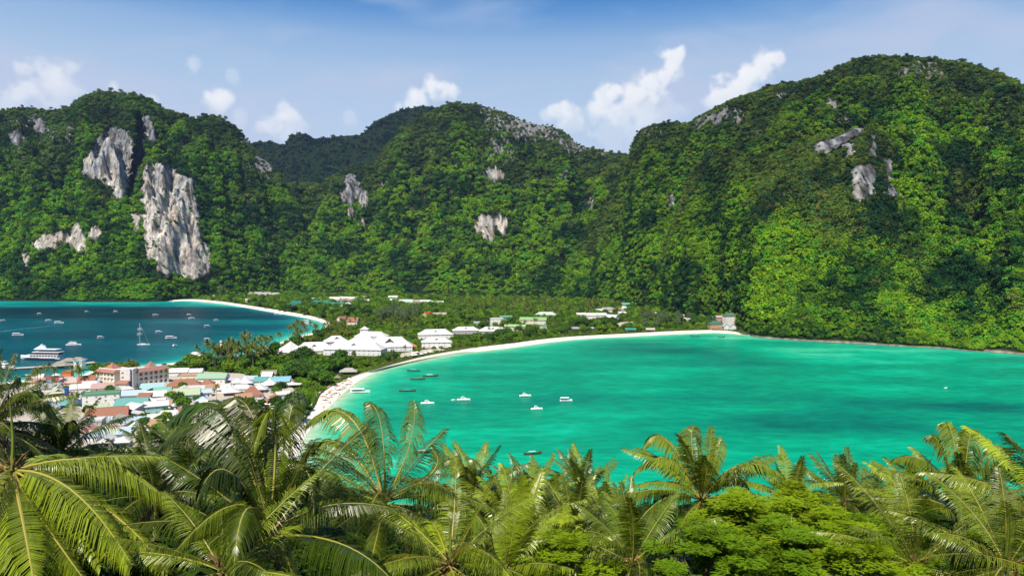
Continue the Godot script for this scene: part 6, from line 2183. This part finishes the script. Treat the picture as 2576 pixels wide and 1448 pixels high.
func make_people() -> void:
	var looks := [[Color(0.5, 0.3, 0.2), Color(0.4, 0.05, 0.04), "red"], [Color(0.4, 0.24, 0.16), Color(0.03, 0.05, 0.2), "dark blue"], [Color(0.55, 0.36, 0.26), Color(0.5, 0.5, 0.5), "white"], [Color(0.3, 0.17, 0.1), Color(0.03, 0.03, 0.03), "black"]]
	var meshes := []
	for q in looks:
		meshes.append(figure_mesh(q[0], q[1]))
	var places := [[965, 985, "pair at the water's edge"], [985, 990, "pair at the water's edge"]]
	for k in 28:
		var t := rng.randf()
		places.append([lerpf(690, 1000, t) + rf(-50, 30) + 30, lerpf(1180, 930, t) + rf(-20, 20), ""])
	var crowd := []
	for k in places.size():
		var q: Array = places[k]
		var w := k % 4
		var at := spot(2, q[0], q[1])
		at.y = 1.7 if q[2] else 2.1
		var o := MeshInstance3D.new()
		o.name = numbered("person")
		o.mesh = meshes[w]
		add_child(o)
		o.position = at
		o.rotation.y = rng.randf() * TAU
		if q[2]:
			tag(o, "person in %s swimwear of the %s" % [looks[w][2], q[2]], "person")
		else:
			crowd.append(o)
			tag(o, "beach goer in %s swimwear on the crowded curving sand" % looks[w][2], "person", "beach goers in %s swimwear" % looks[w][2])
	by_place(crowd, "beach goer on the crowded curving sand")

func make_foreground() -> void:
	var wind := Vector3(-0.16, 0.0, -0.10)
	var dark := Color(0.026, 0.060, 0.006)  # shaded palm heads: their shade is put into the frond colour
	var lit := Color(0.19, 0.26, 0.012)  # the same fronds as in sun, brightness put into the leaf colour
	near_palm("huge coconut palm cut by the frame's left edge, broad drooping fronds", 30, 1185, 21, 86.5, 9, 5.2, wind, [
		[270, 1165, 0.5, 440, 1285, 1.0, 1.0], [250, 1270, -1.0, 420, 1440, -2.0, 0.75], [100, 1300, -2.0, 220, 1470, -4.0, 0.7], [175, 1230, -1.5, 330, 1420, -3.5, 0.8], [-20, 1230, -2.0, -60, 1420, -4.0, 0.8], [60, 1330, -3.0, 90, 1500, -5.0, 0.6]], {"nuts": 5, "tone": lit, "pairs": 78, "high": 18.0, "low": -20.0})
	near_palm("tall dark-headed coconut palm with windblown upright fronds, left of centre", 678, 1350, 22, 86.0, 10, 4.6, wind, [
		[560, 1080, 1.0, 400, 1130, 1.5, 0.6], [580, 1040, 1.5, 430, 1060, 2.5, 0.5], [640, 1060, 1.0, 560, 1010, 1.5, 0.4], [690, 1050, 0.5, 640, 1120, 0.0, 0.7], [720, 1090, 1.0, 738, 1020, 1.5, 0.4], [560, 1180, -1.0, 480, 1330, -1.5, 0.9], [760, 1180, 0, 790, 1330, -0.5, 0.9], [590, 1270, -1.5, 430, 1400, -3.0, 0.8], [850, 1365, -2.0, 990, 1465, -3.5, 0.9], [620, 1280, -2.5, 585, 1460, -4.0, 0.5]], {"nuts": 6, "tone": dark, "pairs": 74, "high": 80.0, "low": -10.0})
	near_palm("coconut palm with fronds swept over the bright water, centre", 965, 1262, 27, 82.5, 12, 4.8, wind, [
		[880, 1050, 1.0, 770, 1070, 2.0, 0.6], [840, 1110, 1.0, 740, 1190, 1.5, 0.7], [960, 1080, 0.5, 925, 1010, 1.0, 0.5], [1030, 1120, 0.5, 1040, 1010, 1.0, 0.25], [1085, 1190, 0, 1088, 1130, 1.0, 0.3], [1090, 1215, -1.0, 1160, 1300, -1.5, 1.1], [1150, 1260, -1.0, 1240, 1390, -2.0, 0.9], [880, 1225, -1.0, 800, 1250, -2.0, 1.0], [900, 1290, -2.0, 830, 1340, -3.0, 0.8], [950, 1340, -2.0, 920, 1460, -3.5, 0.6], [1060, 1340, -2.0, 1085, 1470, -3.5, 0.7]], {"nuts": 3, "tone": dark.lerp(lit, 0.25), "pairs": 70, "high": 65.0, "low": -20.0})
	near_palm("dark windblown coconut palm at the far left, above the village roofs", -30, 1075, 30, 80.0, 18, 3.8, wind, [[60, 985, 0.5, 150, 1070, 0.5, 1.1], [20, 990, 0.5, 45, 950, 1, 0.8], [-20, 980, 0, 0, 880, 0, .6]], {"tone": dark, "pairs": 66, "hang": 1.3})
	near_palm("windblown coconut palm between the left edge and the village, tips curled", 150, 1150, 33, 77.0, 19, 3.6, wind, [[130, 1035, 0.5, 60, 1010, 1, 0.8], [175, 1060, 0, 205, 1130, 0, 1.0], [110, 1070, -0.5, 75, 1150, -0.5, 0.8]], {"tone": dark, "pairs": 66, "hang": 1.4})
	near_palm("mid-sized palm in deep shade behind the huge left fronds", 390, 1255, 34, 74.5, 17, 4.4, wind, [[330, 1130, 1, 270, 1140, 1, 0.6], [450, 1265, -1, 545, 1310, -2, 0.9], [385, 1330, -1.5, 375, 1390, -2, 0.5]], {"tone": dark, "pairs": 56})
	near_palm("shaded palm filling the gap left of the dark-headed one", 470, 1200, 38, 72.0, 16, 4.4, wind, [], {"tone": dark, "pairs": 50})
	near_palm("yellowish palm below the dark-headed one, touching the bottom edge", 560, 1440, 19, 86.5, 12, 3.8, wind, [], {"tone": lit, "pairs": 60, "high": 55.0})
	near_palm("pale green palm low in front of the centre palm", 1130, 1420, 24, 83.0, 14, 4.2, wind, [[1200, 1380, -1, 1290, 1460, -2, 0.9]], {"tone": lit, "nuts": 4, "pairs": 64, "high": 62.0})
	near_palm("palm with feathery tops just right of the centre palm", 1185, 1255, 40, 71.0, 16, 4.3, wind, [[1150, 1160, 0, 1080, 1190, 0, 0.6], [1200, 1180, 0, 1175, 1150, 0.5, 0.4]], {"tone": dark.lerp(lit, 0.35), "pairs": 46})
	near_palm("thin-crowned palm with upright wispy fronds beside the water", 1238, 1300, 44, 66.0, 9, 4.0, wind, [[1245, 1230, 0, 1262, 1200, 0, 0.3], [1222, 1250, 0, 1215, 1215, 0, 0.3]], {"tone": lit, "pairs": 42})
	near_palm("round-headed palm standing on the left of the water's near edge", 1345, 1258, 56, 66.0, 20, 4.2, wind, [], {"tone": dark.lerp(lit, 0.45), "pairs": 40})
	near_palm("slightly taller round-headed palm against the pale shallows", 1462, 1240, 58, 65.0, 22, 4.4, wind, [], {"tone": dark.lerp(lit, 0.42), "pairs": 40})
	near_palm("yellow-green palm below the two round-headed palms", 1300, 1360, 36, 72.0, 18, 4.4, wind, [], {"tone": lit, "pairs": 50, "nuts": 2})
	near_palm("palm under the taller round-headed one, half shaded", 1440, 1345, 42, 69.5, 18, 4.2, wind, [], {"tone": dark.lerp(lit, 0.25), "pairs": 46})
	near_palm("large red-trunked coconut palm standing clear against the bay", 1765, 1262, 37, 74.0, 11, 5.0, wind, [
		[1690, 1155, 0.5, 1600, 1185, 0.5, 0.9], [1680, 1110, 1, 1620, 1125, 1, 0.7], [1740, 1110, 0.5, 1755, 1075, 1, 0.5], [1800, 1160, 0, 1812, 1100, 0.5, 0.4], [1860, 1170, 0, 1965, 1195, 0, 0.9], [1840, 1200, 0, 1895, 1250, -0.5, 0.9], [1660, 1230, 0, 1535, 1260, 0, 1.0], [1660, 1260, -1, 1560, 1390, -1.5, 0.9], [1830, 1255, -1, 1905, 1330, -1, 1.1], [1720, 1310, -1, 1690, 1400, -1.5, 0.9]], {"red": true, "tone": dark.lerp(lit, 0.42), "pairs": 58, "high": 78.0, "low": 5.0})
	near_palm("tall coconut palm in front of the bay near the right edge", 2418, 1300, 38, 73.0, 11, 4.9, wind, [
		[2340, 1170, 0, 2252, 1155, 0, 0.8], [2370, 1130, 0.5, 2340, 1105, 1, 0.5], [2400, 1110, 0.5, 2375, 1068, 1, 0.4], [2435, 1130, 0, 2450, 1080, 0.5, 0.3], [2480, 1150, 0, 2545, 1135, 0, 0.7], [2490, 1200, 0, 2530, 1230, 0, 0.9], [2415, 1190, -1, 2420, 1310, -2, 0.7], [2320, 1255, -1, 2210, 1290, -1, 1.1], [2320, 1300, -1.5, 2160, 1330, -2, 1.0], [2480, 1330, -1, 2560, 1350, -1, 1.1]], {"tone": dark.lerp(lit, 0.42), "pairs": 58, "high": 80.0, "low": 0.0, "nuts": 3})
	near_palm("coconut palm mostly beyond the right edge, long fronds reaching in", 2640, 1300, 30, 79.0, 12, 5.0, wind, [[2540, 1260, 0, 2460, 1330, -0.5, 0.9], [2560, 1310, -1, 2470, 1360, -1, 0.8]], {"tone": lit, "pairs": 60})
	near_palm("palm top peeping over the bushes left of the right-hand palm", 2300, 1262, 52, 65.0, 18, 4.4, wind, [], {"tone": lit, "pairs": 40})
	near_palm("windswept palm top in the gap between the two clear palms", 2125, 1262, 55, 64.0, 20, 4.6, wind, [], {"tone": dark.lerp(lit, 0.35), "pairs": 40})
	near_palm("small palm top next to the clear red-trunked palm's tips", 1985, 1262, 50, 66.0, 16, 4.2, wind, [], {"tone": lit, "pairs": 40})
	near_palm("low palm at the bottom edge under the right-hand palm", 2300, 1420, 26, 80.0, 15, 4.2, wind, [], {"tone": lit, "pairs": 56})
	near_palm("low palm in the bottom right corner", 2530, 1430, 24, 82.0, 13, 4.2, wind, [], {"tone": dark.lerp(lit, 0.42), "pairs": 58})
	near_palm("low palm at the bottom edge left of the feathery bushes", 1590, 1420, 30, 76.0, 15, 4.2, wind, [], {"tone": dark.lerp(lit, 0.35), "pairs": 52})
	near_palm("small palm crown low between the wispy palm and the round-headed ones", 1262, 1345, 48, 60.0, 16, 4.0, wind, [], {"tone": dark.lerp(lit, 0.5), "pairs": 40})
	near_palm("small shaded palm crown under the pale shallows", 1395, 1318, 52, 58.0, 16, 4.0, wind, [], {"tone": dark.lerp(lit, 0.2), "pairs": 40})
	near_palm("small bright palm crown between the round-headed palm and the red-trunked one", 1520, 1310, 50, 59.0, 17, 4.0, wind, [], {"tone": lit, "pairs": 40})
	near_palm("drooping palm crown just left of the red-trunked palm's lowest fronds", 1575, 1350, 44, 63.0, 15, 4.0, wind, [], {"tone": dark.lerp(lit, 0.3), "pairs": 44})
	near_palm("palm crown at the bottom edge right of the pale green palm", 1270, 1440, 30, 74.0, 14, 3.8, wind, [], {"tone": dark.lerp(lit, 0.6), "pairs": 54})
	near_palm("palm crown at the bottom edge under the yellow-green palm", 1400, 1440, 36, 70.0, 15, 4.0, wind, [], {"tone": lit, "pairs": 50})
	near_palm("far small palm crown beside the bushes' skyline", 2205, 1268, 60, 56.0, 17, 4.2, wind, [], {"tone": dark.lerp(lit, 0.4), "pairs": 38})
	# feathery bush trees
	M.bush = M.crown
	proto.spray = [spray_crown(5600, 301), spray_crown(5600, 302), spray_crown(5600, 303)]
	proto.bush_tints = []
	for t in [Color(0.185, 0.285, 0.010), Color(0.12, 0.22, 0.010), Color(0.035, 0.085, 0.012)]:
		var m: StandardMaterial3D = M.crown.duplicate()
		m.albedo_color = t.linear_to_srgb()
		m.backlight = Color(0.6, 0.6, 0.3)
		proto.bush_tints.append(m)
	var bl := [[1890, 1345, 33, 2.9, 0, "feathery light green tree just right of the red-trunked palm"], [1800, 1420, 28, 2.4, 1, "feathery tree at the bottom edge under the red-trunked palm"], [2010, 1330, 36, 3.2, 0, "broad feathery tree in the middle of the right-hand thicket"], [2080, 1400, 30, 2.8, 0, "lower feathery tree with pale twigs in the right-hand thicket"], [1960, 1425, 27, 2.5, 1, "darkest feathery tree along the bottom edge of the thicket"], [2190, 1390, 33, 2.6, 1, "feathery tree between the thicket and the low palms"], [1440, 1425, 30, 2.2, 0, "bright feathery bush at the bottom edge beneath the round-headed palms"], [2330, 1340, 36, 1.9, 2, "glossy dark green tree left of the right-hand palm's trunk"], [2500, 1425, 26, 1.8, 0, "light green bush in front of the right-hand palm"], [2560, 1250, 60, 4.0, 2, "dark leafy tree on the skyline at the right edge"], [2180, 1450, 25, 2.0, 0, "bright bush at the bottom edge between thicket and low palms"], [1700, 1400, 34, 1.8, 2, "dark shrub behind the red trunk"]]
	for q in bl:
		var c := at_depth(q[0], q[1], q[2])
		bush_tree(q[5], q[0], q[1] + 8, q[2], q[3] * 0.86, slope_y(q[2], c.x), rng.randi() % 3, q[4])

# ----------------------------------------------------------------
func _ready() -> void:
	rng.seed = 2024
	var cam := Camera3D.new()
	cam.name = "camera"
	cam.fov = rad_to_deg(2.0 * atan(724.0 / FOCAL))
	cam.near = 0.5
	cam.far = 20000.0
	cam.position = Vector3(0, CAM_Y, 0)
	cam.rotation.x = -PITCH
	cam.current = true
	add_child(cam)
	var we := WorldEnvironment.new()
	we.name = "world"
	var e := Environment.new()
	e.background_mode = Environment.BG_SKY
	e.sky = Sky.new()
	var ps := PanoramaSkyMaterial.new()
	ps.panorama = make_sky()
	ps.energy_multiplier = 0.70
	e.sky.sky_material = ps
	e.tonemap_mode = Environment.TONE_MAPPER_LINEAR
	e.tonemap_exposure = 1.45
	e.sdfgi_enabled = true
	e.ssao_enabled = true
	e.ssil_enabled = true
	e.fog_enabled = true
	e.fog_density = 0.000018
	e.fog_light_color = Color(0.62, 0.74, 0.92)
	we.environment = e
	add_child(we)
	var sun := DirectionalLight3D.new()
	sun.name = "sun"
	sun.light_energy = 1.6
	sun.light_color = Color(1.0, 0.96, 0.89)
	sun.light_angular_distance = 0.5
	sun.shadow_enabled = true
	add_child(sun)
	# high sun, to the left of and a little behind the viewer
	sun.look_at_from_position(Vector3.ZERO, -Vector3(-0.26, 1.0, 0.66), Vector3.FORWARD)

	make_materials()
	make_land()
	make_sea()
	make_hills()
	proto.shrub = crown_mesh(12, 40, 0.14, 0.42, 401, 0.8)
	make_protos()
	make_fittings()
	make_slope()
	make_hotel()
	make_town()
	make_resort()
	make_pier()
	make_boats()
	make_cover()
	make_shore_rocks()
	make_groves()
	make_people()
	make_foreground()
